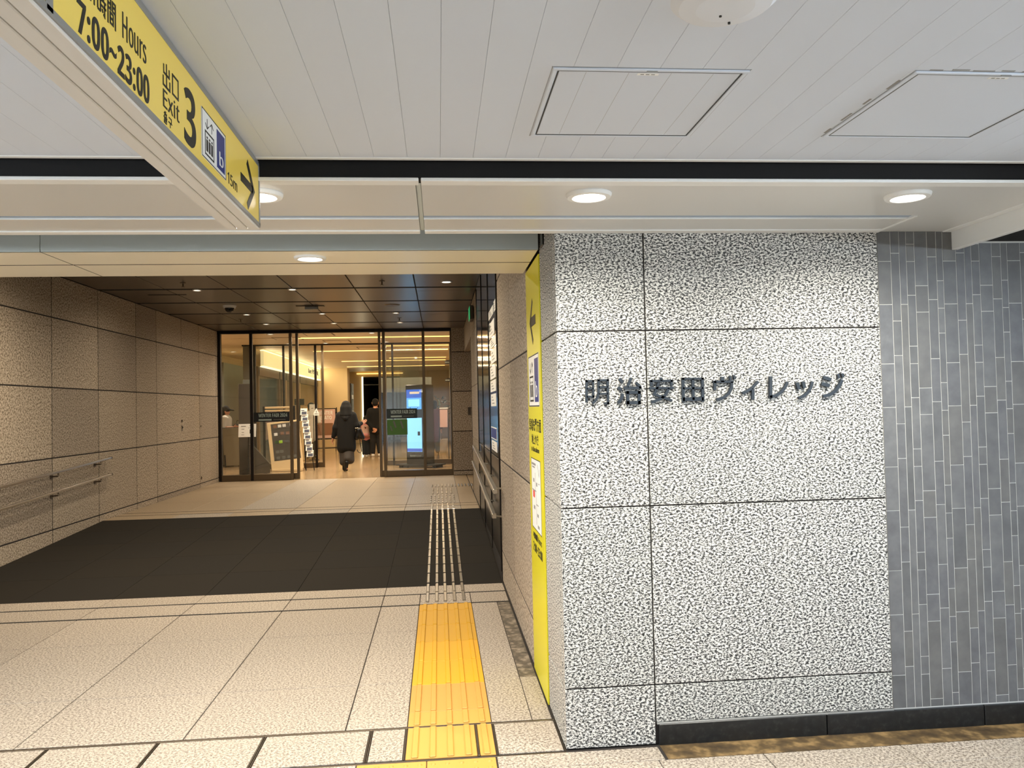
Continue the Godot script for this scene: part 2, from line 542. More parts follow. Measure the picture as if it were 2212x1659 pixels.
func materials() -> void:
	var K := Color.BLACK
	var salt := noise_tex(3, 0.055, 4, [[0.0, Color(0.03, 0.03, 0.035)], [0.38, Color(0.06, 0.06, 0.07)], [0.44, Color(0.33, 0.325, 0.32)], [0.49, Color(0.70, 0.695, 0.685)], [0.60, Color(0.88, 0.875, 0.86)], [1.0, Color(0.97, 0.965, 0.95)]])
	salt.noise.fractal_gain = 0.85
	salt.noise.fractal_lacunarity = 1.9
	stone("granite_a", salt, Color(0.975, 0.97, 0.95), 1.0, 0.7).uv1_scale = Vector3(1.05, 1.75, 1.05)
	stone("granite_b", salt, Color(1.0, 0.99, 0.97), 1.0, 0.7).uv1_scale = Vector3(1.0, 1.65, 1.0)
	var tan := noise_tex(21, 0.045, 4, [[0.0, Color(0.26, 0.22, 0.18)], [0.36, Color(0.44, 0.39, 0.33)], [0.46, Color(0.67, 0.63, 0.575)], [0.60, Color(0.78, 0.74, 0.69)], [1.0, Color(0.88, 0.84, 0.79)]])
	tan.noise.fractal_gain = 0.85
	stone("tan_a", tan, Color(0.95, 0.93, 0.90), 0.9, 0.75)
	stone("tan_b", tan, Color(0.88, 0.86, 0.84), 0.86, 0.75)
	stone("tan_c", tan, Color(0.98, 0.96, 0.93), 0.76, 0.75)
	var pave := noise_tex(31, 0.05, 4, [[0.0, Color(0.30, 0.27, 0.24)], [0.34, Color(0.47, 0.43, 0.40)], [0.46, Color(0.66, 0.63, 0.59)], [0.62, Color(0.77, 0.74, 0.70)], [1.0, Color(0.88, 0.85, 0.82)]])
	pave.noise.fractal_gain = 0.85
	stone("pave_a", pave, Color(0.945, 0.92, 0.885), 1.15, 0.55)
	stone("pave_b", pave, Color(0.96, 0.935, 0.90), 1.1, 0.55)
	stone("pave_c", pave, Color(0.93, 0.905, 0.87), 1.2, 0.55)
	stone("pave_warm", pave, Color(0.96, 0.89, 0.78), 1.4, 0.45)
	stone("pave_polished", pave, Color(0.95, 0.85, 0.70), 1.4, 0.18)
	var dirt := noise_tex(41, 0.02, 4, [[0.0, Color(0.22, 0.19, 0.15)], [0.45, Color(0.38, 0.34, 0.28)], [0.7, Color(0.55, 0.50, 0.43)], [1.0, Color(0.66, 0.60, 0.52)]], 512)
	stone("pave_dirty", dirt, Color(1, 1, 1), 1.2, 0.6)
	stone("gutter_dirt", dirt, Color(0.92, 0.82, 0.62), 0.8, 0.7)
	var ramp := noise_tex(51, 0.2, 2, [[0.0, Color(0.13, 0.12, 0.105)], [1.0, Color(0.175, 0.16, 0.142)]], 512)
	stone("ramp_a", ramp, Color(0.98, 0.98, 0.98), 1.5, 0.9).metallic_specular = 0.25
	stone("ramp_b", ramp, Color(1, 0.99, 0.97), 1.4, 0.9).metallic_specular = 0.25
	var slate := noise_tex(61, 0.010, 4, [[0.0, Color(0.365, 0.365, 0.365)], [0.5, Color(0.405, 0.405, 0.405)], [1.0, Color(0.45, 0.45, 0.445)]], 512)
	var k := 0
	for t in [Color(0.98, 0.97, 0.95), Color(0.93, 0.93, 0.93), Color(1.0, 1.0, 1.0), Color(0.96, 0.96, 0.97)]:
		var m := stone("slate_%d" % k, slate, t, 1.3 + 0.17 * k, 0.5)
		m.uv1_offset = Vector3(0.31, 0.17, 0.53) * k
		k += 1
	var black := noise_tex(71, 0.03, 4, [[0.0, Color(0.05, 0.055, 0.06)], [0.6, Color(0.10, 0.105, 0.105)], [1.0, Color(0.20, 0.20, 0.19)]], 512)
	stone("black_stone", black, Color.WHITE, 1.6, 0.35)
	mat("joint_dark", Color(0.11, 0.085, 0.075), 0.9)
	mat("joint_floor", Color(0.17, 0.145, 0.125), 0.9)
	mat("grout", Color(0.80, 0.79, 0.76), 0.9)
	mat("ceiling_white", Color(0.81, 0.835, 0.875), 0.75)
	mat("ceiling_white_b", Color(0.806, 0.83, 0.87), 0.75)
	mat("white_paint", Color(0.90, 0.90, 0.89), 0.45)
	mat("soffit_panel", Color(0.83, 0.825, 0.81), 0.28)
	mat("soffit_blue", Color(0.56, 0.63, 0.72), 0.35)
	mat("beam_gray", Color(0.77, 0.80, 0.79), 0.5)
	mat("cream_panel", Color(0.94, 0.91, 0.83), 0.3)
	mat("speaker_white", Color(0.84, 0.85, 0.87), 0.6)
	mat("black", Color(0.03, 0.03, 0.03), 0.8)
	mat("black_gap", Color(0.045, 0.042, 0.045), 0.9)
	mat("black_gloss", Color(0.03, 0.03, 0.035), 0.2)
	mat("concrete", Color(0.55, 0.55, 0.55), 0.9)
	mat("steel", Color(0.72, 0.70, 0.66), 0.28, 1.0)
	mat("steel_dark", Color(0.36, 0.32, 0.27), 0.35, 0.9)
	mat("door_metal", Color(0.40, 0.34, 0.26), 0.4, 0.7)
	mat("door_dark", Color(0.10, 0.075, 0.06), 0.4, 0.5)
	mat("metal_ceiling", Color(0.47, 0.445, 0.41), 0.3, 0.85)
	mat("metal_ceiling_b", Color(0.45, 0.42, 0.38), 0.33, 0.85)
	mat("glass_panel", Color(0.15, 0.165, 0.20), 0.1, 0.35)
	mat("panel_low", Color(0.20, 0.19, 0.18), 0.3, 0.6)
	mat("sign_yellow", Color(0.96, 0.84, 0.38), 0.3)
	mat("panel_yellow", Color(0.84, 0.80, 0.14), 0.35)
	mat("tactile_a", Color(0.79, 0.59, 0.03), 0.5)
	mat("tactile_b", Color(0.85, 0.62, 0.0), 0.5)
	mat("tactile_c", Color(0.79, 0.57, 0.26), 0.55)
	mat("tactile_d", Color(0.80, 0.585, 0.26), 0.55)
	mat("print_black", Color(0.07, 0.07, 0.065), 0.5)
	mat("print_white", Color(0.93, 0.93, 0.92), 0.4)
	mat("print_blue", Color(0.10, 0.17, 0.47), 0.4)
	mat("print_grey", Color(0.55, 0.55, 0.55), 0.5)
	mat("print_red", Color(0.84, 0.22, 0.18), 0.5)
	mat("sign_housing", Color(0.86, 0.845, 0.82), 0.5)
	mat("sign_rim", Color(0.58, 0.58, 0.57), 0.4, 0.3)
	mat("letter_navy", Color(0.105, 0.145, 0.185), 0.55)
	mat("print_silver", Color(0.62, 0.68, 0.66), 0.5)
	mat("print_dim", Color(0.38, 0.38, 0.36), 0.5)
	mat("band_navy", Color(0.035, 0.045, 0.06), 0.3)
	mat("band_green", Color(0.06, 0.10, 0.06), 0.3)
	mat("window_dark", Color(0.03, 0.045, 0.06), 0.15)
	mat("board_red", Color(0.13, 0.05, 0.05), 0.4)
	var gb := mat("glass_blue", Color(0.45, 0.55, 0.6, 0.35), 0.05)
	gb.transparency = BaseMaterial3D.TRANSPARENCY_ALPHA
	mat("smudge", Color(0.56, 0.55, 0.54), 0.9)
	glow("exit_green", Color(0.1, 0.75, 0.45), 0.5)
	mat("cream_wall", Color(0.90, 0.80, 0.62), 0.6)
	mat("beige_wall", Color(0.74, 0.63, 0.46), 0.6)
	mat("hall_ceiling", Color(0.90, 0.82, 0.68), 0.5)
	mat("shop_grey", Color(0.42, 0.43, 0.40), 0.5)
	mat("wood", Color(0.42, 0.33, 0.2), 0.5)
	mat("plant_green", Color(0.14, 0.26, 0.09), 0.5)
	mat("poster_green", Color(0.25, 0.42, 0.18), 0.5)
	mat("poster_pink", Color(0.80, 0.66, 0.62), 0.5)
	mat("poster_food", Color(0.50, 0.34, 0.22), 0.5)
	mat("board_brown", Color(0.25, 0.22, 0.19), 0.5)
	mat("card_navy", Color(0.25, 0.27, 0.36), 0.5)
	mat("lime", Color(0.62, 0.8, 0.15), 0.5)
	mat("skin", Color(0.80, 0.58, 0.46), 0.5)
	mat("hair", Color(0.012, 0.011, 0.01), 0.85)
	mat("coat_black", Color(0.012, 0.012, 0.013), 0.9)
	mat("hood_black", Color(0.035, 0.033, 0.032), 0.9)
	mat("leather", Color(0.02, 0.02, 0.02), 0.35)
	var tweed := noise_tex(81, 0.06, 3, [[0.0, Color(0.10, 0.09, 0.085)], [0.5, Color(0.24, 0.22, 0.21)], [1.0, Color(0.42, 0.40, 0.38)]], 512)
	stone("skirt_grey", tweed, Color.WHITE, 3.0, 0.9)
	mat("trousers_dark", Color(0.08, 0.08, 0.085), 0.9)
	mat("denim", Color(0.13, 0.15, 0.18), 0.9)
	mat("cloth_pink", Color(0.82, 0.55, 0.56), 0.8)
	mat("cloth_white", Color(0.85, 0.84, 0.82), 0.8)
	mat("cloth_red", Color(0.30, 0.07, 0.06), 0.8)
	mat("cloth_beige", Color(0.46, 0.42, 0.33), 0.8)
	glow("lamp_cool", Color(0.92, 0.96, 1.0), 1.0)
	glow("lens_white", Color(1.0, 0.97, 0.92), 4.0)
	glow("lens_warm", Color(1.0, 0.93, 0.82), 3.0)
	glow("strip_warm", Color(1.0, 0.85, 0.50), 1.6)
	glow("fascia_glow", Color(0.98, 0.92, 0.66), 0.75)
	glow("fascia_edge", Color(1.0, 0.97, 0.80), 1.6)
	glow("screen_blue", Color(0.30, 0.62, 0.95), 0.8)
	glow("screen_light", Color(0.50, 0.80, 1.0), 0.9)
	glow("screen_mid", Color(0.12, 0.33, 0.75), 0.7)
	var g := mat("glass", Color(0.30, 0.36, 0.28, 0.05), 0.02)
	g.transparency = BaseMaterial3D.TRANSPARENCY_ALPHA

# ---------------------------------------------------------------- the setting
func shell() -> void:
	# concourse shell around and behind the camera
	var fl := structure("floor")
	fl.set_meta("label", "speckled stone floor of the concourse and the passage")
	blk(fl, "screed", M.joint_floor, -7.0, 6.0, -0.2, -0.004, -7.0, 5.2, 0.0)
	blk(fl, "screed", M.joint_floor, -7.6, 1.6, -0.2, YB - 0.004, -36.2, -10.8, 0.0)
	var w := structure("wall_back")
	blk(w, "plaster", M.white_paint, -7.0, 6.0, 0.0, 2.6, 5.0, 5.2, 0.0)
	w = structure("wall_concourse_left")
	blk(w, "plaster", M.white_paint, -7.2, -7.0, 0.0, 2.6, -3.9, 5.2, 0.0)
	w = structure("wall_concourse_right")
	blk(w, "plaster", M.concrete, 6.0, 6.2, 0.0, 2.6, -3.9, 5.2, 0.0)
	# white concourse ceiling in narrow boards running away from the viewer
	var c := structure("ceiling")
	blk(c, "slab", M.concrete, -7.2, 6.2, 2.362, 2.6, -2.72, 5.2, 0.0)
	var x := -1.95
	var i := 0
	while x < 3.4:
		var x1 := x + 0.1095
		blk(c, "ceiling_board", M.ceiling_white if (i * 7) % 3 else M.ceiling_white_b, x + 0.0003, x1 - 0.0003, 2.35, 2.362, -2.70, -0.6, 0.0006)
		x = x1
		i += 1
	blk(c, "plain_panel", M.ceiling_white, -7.0, 6.0, 2.35, 2.362, -0.6, 5.0, 0.0)
	blk(c, "plain_panel", M.ceiling_white, -7.0, -1.951, 2.35, 2.362, -2.70, -0.6, 0.0)
	blk(c, "plain_panel", M.ceiling_white, x, 6.0, 2.35, 2.362, -2.70, -0.6, 0.0)
	var t := structure("trim_ceiling_edge")
	blk(t, "edge_strip", M.white_paint, -7.0, 6.0, 2.347, 2.37, -2.722, -2.70, 0.002)

func tiles_between(parent: Node3D, called: String, mats: Array, xs: Array, zs: Array, top: float, gap: float, thick := 0.02) -> void:
	for i in xs.size() - 1:
		for j in zs.size() - 1:
			blk(parent, called, M[mats[(i * 5 + j * 3) % mats.size()]], xs[i] + gap, xs[i + 1] - gap, top - thick, top, zs[j] - gap, zs[j + 1] + gap, 0.0015)

func front_floor() -> void:
	var f: Node3D = get_node("floor")
	var P := ["pave_a", "pave_b", "pave_c"]
	# passage, from the drain towards the ramp
	tiles_between(f, "floor_tile", P, [XL, -3.45, -2.705, -1.965, -1.215, -0.47, -0.178], [-3.935, -4.56, -5.61, -6.33], 0.0, 0.003)
	tiles_between(f, "floor_tile", P, [0.223, 0.42], [-3.935, -4.56, -5.61, -6.33], 0.0, 0.0022)
	for zz in [[-3.935, -4.56], [-4.56, -6.33]]:
		blk(f, "edge_tile", M.pave_dirty if zz[0] < -4.0 else M.pave_c, 0.422, XR - 0.012, -0.02, 0.0, zz[0] - 0.002, zz[1] + 0.002, 0.0015)
	# the band between two dark slots before the ramp
	tiles_between(f, "band_tile", ["pave_b", "pave_a", "pave_c"], [XL, -3.45, -2.705, -1.965, -1.215, -0.47, -0.178, 0.223, XR - 0.01], [-6.352, -6.692], 0.0, 0.003)
	tiles_between(f, "band_tile", ["pave_c", "pave_a"], [XL, -3.45, -2.705, -1.965, -1.215, -0.47, XR - 0.01], [-6.712, -7.0], 0.0, 0.002)
	for q in [[-6.330, -6.354, 0.0], [-6.690, -6.714, 0.0], [-11.188, -11.212, YB], [-11.463, -11.487, YB]]:
		blk(f, "drain_slot", M.black_gap, XL, XR - 0.01, q[2] - 0.02, q[2] + 0.0006, q[0], q[1], 0.0)
	# dark ramp tiles
	var slope := YB / 3.8
	var n := 5
	for j in n:
		for i in 6:
			var xs := [XL, -3.45, -2.705, -1.965, -1.215, -0.47, XR - 0.01]
			var z0 := -7.0 - 3.8 * j / n
			var z1 := -7.0 - 3.8 * (j + 1) / n
			var o := part(f, "ramp_tile", box(Vector3(xs[i + 1] - xs[i] - 0.003, 0.02, (z0 - z1) - 0.003), 0.001), M.ramp_a if (i + j) % 2 else M.ramp_b, Vector3((xs[i] + xs[i + 1]) * 0.5, (-7.0 - (z0 + z1) * 0.5) * slope - 0.01, (z0 + z1) * 0.5))
			o.rotation.x = atan(slope)
	var st := begin()
	for q in [[XL, XR]]:
		quad(st, v3(q[0], -0.006, -7.0), v3(q[1], -0.006, -7.0), v3(q[1], YB - 0.006, -10.8), v3(q[0], YB - 0.006, -10.8), Vector3(0, 1, slope).normalized())
	part(f, "ramp_screed", st.commit(), M.joint_floor)
	# raised floor up to the doors and polished floor inside
	var xb := [XL, -3.45, -2.76, -1.99, -1.219, -0.48, 0.27, XR - 0.01]
	tiles_between(f, "landing_tile", ["pave_warm", "pave_b"], xb, [-10.8, -11.19], YB, 0.002)
	tiles_between(f, "landing_tile", ["pave_warm"], xb, [-11.21, -11.465], YB, 0.002)
	tiles_between(f, "landing_tile", ["pave_warm", "pave_b", "pave_warm"], xb, [-11.485, -12.7, -13.9, -15.1, -16.25], YB, 0.002)
	tiles_between(f, "landing_tile", ["pave_warm"], [XR, 1.2, 1.6], [-12.7, -13.9, -15.1, -16.2], YB, 0.002)
	tiles_between(f, "hall_tile", ["pave_polished"], [-7.6, -6.7, -5.94, -5.2, -4.45, -3.7, -2.96, -2.2, -1.45, -0.7, 0.05, 0.8, 1.6], [-16.25, -17.4, -18.6, -19.8, -21.0, -22.2, -23.4, -24.6, -25.8, -27.0, -28.2, -29.4, -30.6, -33.0, -36.2], YB, 0.0015)
	# concourse tiles near the frame's lower edge
	tiles_between(f, "floor_tile", P, [-3.5, -2.7, -1.96, -1.21, -0.38], [-2.5, -3.0, -3.545], 0.0, 0.002)
	tiles_between(f, "floor_tile", ["pave_b", "pave_a"], [0.22, 0.9, 1.357, 1.973, 2.59, 3.2], [-2.5, -3.235, -3.415], 0.0, 0.002)
	blk(f, "floor_tile", M.pave_a, 0.222, 0.93, -0.02, 0.0, -3.545, -3.418, 0.0015)
	tiles_between(f, "floor_tile", P, [-0.38, 0.22], [-2.5, -3.22], 0.0, 0.002)
	blk(f, "plain_paving", M.pave_a, -7.0, 6.0, -0.02, 0.0, -2.5, 5.0, 0.0)
	blk(f, "plain_paving", M.pave_a, -7.0, -3.5, -0.02, 0.0, -3.545, -2.5, 0.0)
	blk(f, "plain_paving", M.pave_a, 3.2, 6.0, -0.02, 0.0, -3.56, -2.5, 0.0)
	blk(f, "gutter", M.gutter_dirt, 0.945, 3.4, -0.02, -0.002, -3.565, -3.42, 0.0)
	# shallow drain with lift-out stone covers between the concourse and the passage
	var xs := [-2.779, -2.291, -1.805, -1.317, -0.836, -0.345, -0.178]
	for i in xs.size() - 1:
		drain_cover(xs[i], xs[i + 1], ["grey speckled drain cover, sixth left of the yellow bars", "grey speckled drain cover, fifth left of the yellow bars", "grey speckled drain cover at the left edge, fourth from the yellow bars", "grey speckled drain cover, third left of the yellow bars", "grey speckled drain cover, second left of the yellow bars", "narrow grey drain cover touching the left of the yellow bars"][i], "pave_a")
	drain_cover(0.223, XR, "grey speckled drain cover between yellow bars and granite pier", "pave_b")
	var rail := structure("trim_drain_rails")
	blk(rail, "rail", M.steel_dark, -4.2, XR, -0.03, -0.001, -3.935, -3.918, 0.001)
	blk(rail, "rail", M.steel_dark, -4.2, XR, -0.03, -0.002, -3.562, -3.55, 0.001)

func drain_cover(x0: float, x1: float, label: String, m: String) -> void:
	var o := thing("drain_cover", label, "drain cover", Vector3((x0 + x1) * 0.5, -0.012, -3.74), 0.0, "drain covers across the passage mouth")
	var w := x1 - x0
	part(o, "stone_inlay", box(Vector3(w - 0.02, 0.02, 0.335), 0.001), M[m], Vector3(0, 0.002, 0))
	for s in [-1.0, 1.0]:
		part(o, "edge_frame", box(Vector3(0.005, 0.022, 0.345), 0.001), M.steel_dark, Vector3(s * (w * 0.5 - 0.004), 0.002, 0))

func wall_panels() -> void:
	# granite pier facing the concourse
	var p := structure("wall_pier")
	p.set_meta("label", "black and white granite pier with a raised name")
	blk(p, "core", M.joint_dark, XR + 0.013, 2.034, 0.0, 2.62, -7.0, -3.576, 0.0)
	var ys := [0.0, 0.262, 1.055, 1.842, 2.62]
	for i in 4:
		var g := 0.003
		blk(p, "granite_panel", M.granite_a if i % 2 else M.granite_b, XR + 0.002, 0.933 - g, ys[i] + g, ys[i + 1] - g, -3.62, -3.57, 0.0015)
		var lo: float = ys[i] if i > 0 else 0.095
		blk(p, "granite_panel", M.granite_b if i % 2 else M.granite_a, 0.933 + g, 2.038, lo + g, ys[i + 1] - g, -3.62, -3.57, 0.0015)
	# right wall of the passage
	var w := structure("wall_right")
	var zs := [-3.572, -4.098, -4.712, -5.895, -7.085]
	for j in 4:
		for i in 4:
			if j == 1:
				continue
			var names := ["tan_a", "tan_b", "tan_c"]
			blk(w, "granite_panel", M[names[(i + j) % 3]] if j else M.granite_a, XR, XR + 0.03, ys[i] + 0.004, ys[i + 1] - 0.004, zs[j] - 0.004 if j else -3.622, zs[j + 1] + 0.004, 0.003)
	for q in [[-4.76, -5.892], [-5.898, -7.085]]:
		blk(w, "granite_panel", M.tan_b, XR, XR + 0.03, 2.626, YC, q[0], q[1], 0.003)
	blk(w, "core", M.joint_dark, XR + 0.012, 1.2, 0.0, 3.5, -12.9, -7.0, 0.0)
	blk(w, "core", M.joint_dark, XR + 0.006, 1.2, 2.3, 3.5, -7.0, -4.75, 0.0)
	for q in [[-10.72, -11.8], [-11.8, -12.9]]:
		var yy := [0.12, 1.055, 1.842, 2.63, YC]
		for i in 4:
			blk(w, "granite_panel", M.tan_c if i % 2 else M.tan_a, XR, XR + 0.03, yy[i] + 0.003, yy[i + 1] - 0.003, q[0] - 0.003, q[1] + 0.003, 0.003)
	for z in [-5.895, -11.8]:
		blk(w, "joint_seal", M.joint_dark, XR + 0.0005, XR + 0.02, 0.0, YC, z - 0.0045, z + 0.0045, 0.0)
	for y in YJ:
		blk(w, "joint_seal", M.joint_dark, XR + 0.0005, XR + 0.02, y - 0.004, y + 0.004, -7.08, -4.712, 0.0)
	blk(w, "corner_strip", M.door_dark, XR - 0.004, XR + 0.1, YB, 2.64, -12.925, -12.9, 0.003)
	blk(w, "lintel", M.tan_b, XR, 1.2, 2.64, YC + 0.1, -16.2, -12.9, 0.004)
	blk(w, "skirting", M.joint_dark, XR - 0.006, XR, -0.05, 0.16, -10.7, -7.09, 0.001)
	# pier right of the glass doors and the recess beside it
	var pr := structure("wall_door_pier")
	var yy := [YB, 0.27, 1.055, 1.85, 2.64, YC + 0.05]
	blk(pr, "core", M.joint_dark, 0.278, 1.6, 0.0, 3.4, -16.6, -16.206, 0.0)
	for i in 5:
		blk(pr, "granite_panel", M.tan_b if i % 2 else M.tan_a, 0.272, 0.78, yy[i] + 0.008, yy[i + 1] - 0.008, -16.24, -16.2, 0.003)
	blk(pr, "side_panel", M.tan_b, 0.79, 1.6, YB, 2.64, -16.24, -16.2, 0.003)
	blk(pr, "call_plate", M.steel_dark, 0.575, 0.632, 1.375, 1.53, -16.2, -16.185, 0.002)
	var rw := structure("wall_recess")
	blk(rw, "plaster", M.beige_wall, 1.6, 1.7, 0.0, 3.4, -16.6, -12.7, 0.0)
	blk(rw, "recess_ceiling", M.cream_panel, 1.0, 1.7, 2.66, 2.8, -16.2, -12.8, 0.0)
	# left wall of the passage
	var l := structure("wall_left")
	blk(l, "core", M.joint_dark, XL - 0.3, XL - 0.006, 0.0, 3.5, -16.6, -3.4, 0.0)
	var zl := [-3.6, -4.45, -5.7, -6.95, -8.2, -9.452, -10.69, -11.98, -12.82, -14.03, -15.03, -16.13, -16.4]
	var yl := [0.0, 0.262, 1.055, 1.842, 2.63, 3.4]
	var nm := ["tan_a", "tan_b", "tan_c", "tan_a", "tan_c"]
	for j in zl.size() - 1:
		for i in 5:
			if zl[j] == -14.03 and i < 4:
				continue
			var z1: float = zl[j + 1]
			if zl[j] == -12.82 and i < 4:
				z1 = -15.03
			blk(l, "granite_panel", M[nm[(j * 2 + i * 3) % 5]], XL - 0.03, XL, yl[i] + 0.006, minf(yl[i + 1], YC) - 0.006, zl[j] - 0.005, z1 + 0.005, 0.003)
	for z in [-8.2, -9.452, -10.69, -11.98, -12.82, -15.03, -16.13]:
		blk(l, "joint_seal", M.joint_dark, XL - 0.02, XL - 0.0005, 0.0, YC, z - 0.006, z + 0.006, 0.0)
	blk(l, "joint_seal", M.joint_dark, XL - 0.02, XL - 0.0005, 2.63, YC, -14.036, -14.024, 0.0)
	for y in YJ:
		blk(l, "joint_seal", M.joint_dark, XL - 0.02, XL - 0.0005, y - 0.006, y + 0.006, -16.4, -3.6, 0.0)
	var lk := part(l, "lock_plate", box(Vector3(0.012, 0.10, 0.05), 0.003), M.steel, Vector3(XL + 0.004, 1.28, -14.02))
	part(lk, "keyhole", lathe([Vector2(0.0, 0.006), Vector2(0.016, 0.006), Vector2(0.016, 0.0)], 14), M.black, Vector3(0.006, 0.012, 0), Vector3(0, 0, -PI / 2))
	part(l, "lock_plate", box(Vector3(0.01, 0.045, 0.045), 0.003), M.steel_dark, Vector3(XL + 0.004, 1.40, -14.02))
	part(l, "lock_plate", box(Vector3(0.01, 0.035, 0.03), 0.003), M.steel_dark, Vector3(XL + 0.004, 1.29, -15.1))
	part(l, "lock_plate", box(Vector3(0.01, 0.05, 0.03), 0.003), M.steel_dark, Vector3(XL + 0.004, 0.36, -15.1))
	# the front wall left of the passage mouth, outside the frame
	var fw := structure("wall_front_left")
	blk(fw, "granite_panel", M.granite_a, -7.0, XL - 0.002, 0.0, 2.6, -3.9, -3.57, 0.004)
	# slate strip tiles right of the pier, set in light grout
	var sw := structure("wall_tiled")
	sw.set_meta("label", "grey slate wall of upright strip tiles")
	blk(sw, "grout_bed", M.grout, 2.041, 3.4, 0.09, 2.29, -3.7, -3.5735, 0.0)
	blk(sw, "core", M.concrete, 2.041, 6.0, 0.0, 2.6, -3.9, -3.6, 0.0)
	var wid := [0.065, 0.042, 0.034, 0.040, 0.062, 0.045, 0.032]
	var cut := [[0.244, 0.519], [0.282, 0.442], [0.519], [0.243, 0.324, 0.561], [0.129, 0.482], [0.264, 0.540], [0.152, 0.383, 0.499]]
	var rng := RandomNumberGenerator.new()
	rng.seed = 5
	var x := 2.040
	for col in 26:
		var c: Array = cut[col % 7]
		var lines := []
		for k in range(-1, 6):
			for q in c:
				lines.append(q + 0.476 * k)
		lines.sort()
		for k in lines.size() - 1:
			var a := maxf(lines[k], 0.095)
			var b := minf(lines[k + 1], 2.288 if x < 2.44 else 2.233)
			if b - a < 0.012:
				continue
			blk(sw, "slate_tile", M["slate_%d" % rng.randi_range(0, 3)], x + 0.0014, x + wid[col % 7] - 0.0014, a + 0.0016, b - 0.0016, -3.585, -3.5715 - rng.randf() * 0.0008, 0.0006)
		x += wid[col % 7]
	# black skirting under pier and slate
	var b := structure("baseboard_front")
	for q in [[0.945, 1.72], [1.722, 2.475], [2.477, 3.2]]:
		blk(b, "skirting_stone", M.black_stone, q[0], q[1] - 0.002, -0.02, 0.09, -3.6, -3.562, 0.003)
	blk(b, "steel_cap", M.sign_rim, 0.937, 2.04, 0.088, 0.096, -3.6, -3.565, 0.001)

func corridor() -> void:
	# metal ceiling of the passage
	var c := structure("ceiling_passage")
	blk(c, "void", M.black, XL - 0.1, 1.6, 3.18, 3.3, -16.4, -4.7, 0.0)
	blk(c, "void", M.black, XL - 0.1, 1.6, 3.13, 3.18, -16.4, -4.7, 0.0)
	var xs := [XL, -3.47, -2.67, -1.87, -1.075, -0.275, XR]
	var zs := [-4.75, -6.8, -8.1, -9.4, -10.73, -12.05, -13.4, -14.97, -16.2]
	for i in 6:
		for j in 8:
			var ga := 0.006
			var gz := 0.016
			var m: Material = M.metal_ceiling if (i + j) % 2 else M.metal_ceiling_b
			if i == 5 and j >= 4:
				var mid: float = zs[j] - 0.32
				blk(c, "metal_panel", m, xs[i] + ga, xs[i + 1] - ga, YC, YC + 0.015, zs[j] - gz, mid + 0.005, 0.003)
				blk(c, "metal_panel", m, xs[i] + ga, xs[i + 1] - ga, YC, YC + 0.015, mid - 0.005, zs[j + 1] + gz, 0.003)
			else:
				blk(c, "metal_panel", m, xs[i] + ga, xs[i + 1] - ga, YC, YC + 0.015, zs[j] - gz, zs[j + 1] + gz, 0.003)
	for j in range(1, 8):
		blk(c, "joint_strip", M.black_gap, XL, XR, YC - 0.0015, YC + 0.014, zs[j] - 0.05, zs[j] + 0.05, 0.0)
	for i in range(1, 6):
		blk(c, "joint_strip", M.black_gap, xs[i] - 0.005, xs[i] + 0.005, YC, YC + 0.014, -16.2, -4.76, 0.0)
	# lowered beam over the mouth of the passage
	var b := structure("trim_beam")
	blk(b, "core", M.concrete, XL, XR - 0.01, 2.312, 3.3, -4.74, -4.045, 0.0)
	for q in [[-4.29, -1.88], [-1.88, XR - 0.012]]:
		blk(b, "face_plate", M.beam_gray, q[0] + 0.0015, q[1] - 0.0015, 2.30, 2.7, -4.045, -4.03, 0.001)
		blk(b, "soffit_plate", M.cream_panel, q[0] + 0.002, q[1] - 0.002, 2.30, 2.312, -4.378, -4.031, 0.001)
		blk(b, "soffit_plate", M.cream_panel, q[0] + 0.002, q[1] - 0.002, 2.30, 2.312, -4.75, -4.392, 0.001)
	blk(b, "groove", M.black_gap, XL, XR - 0.012, 2.2995, 2.312, -4.3915, -4.3785, 0.0)
	blk(b, "groove", M.black_gap, -1.882, -1.878, 2.2995, 2.312, -4.74, -4.031, 0.0)
	blk(b, "back_plate", M.cream_panel, XL, XR - 0.012, 2.312, 3.13, -4.755, -4.742, 0.001)
	# dark slot between the concourse soffit and the beam
	var s := structure("trim_dark_slot")
	blk(s, "slot_top", M.black, -7.0, 2.0, 2.6, 2.66, -4.7, -2.7, 0.0)
	blk(s, "bracket", M.black_gloss, XR - 0.008, 0.62, 2.30, 2.36, -3.99, -3.90, 0.002)
	# downlights
	ceiling_light("round white downlight in the cream beam over the passage mouth", Vector3(-0.642, 2.30, -4.207), 0.082, "beam", "lens_white", 3.4, 84.0)
	var rows := [[-10.78, "the row nearest the beam"], [-13.5, "the middle row"], [-15.0, "the row nearest the glass doors"]]
	for r in rows:
		for q in [[-3.09, "left"], [-1.88, "centre"], [-0.68, "right"]]:
			if r[0] == -10.78 and q[0] == -0.68:
				continue
			ceiling_light("recessed warm downlight in the metal ceiling, %s one of %s" % [q[1], r[1]], Vector3(q[0], YC, r[0]), 0.06, "passage", "lens_warm", 1.3 if r[0] > -12.0 else 0.85, 86.0)
	ceiling_light("bright recessed downlight at the right end of the metal ceiling", Vector3(0.126, YC, -10.25), 0.075, "passage", "lens_white", 2.6, 80.0)
	for q in [[-3.09, -7.6, "left"], [-1.88, -7.6, "centre"], [-0.68, -7.6, "right"]]:
		ceiling_light("recessed warm downlight above the dark ramp hidden behind the beam, %s one" % q[2], Vector3(q[0], YC, q[1]), 0.06, "passage", "lens_warm", 4.2, 88.0)

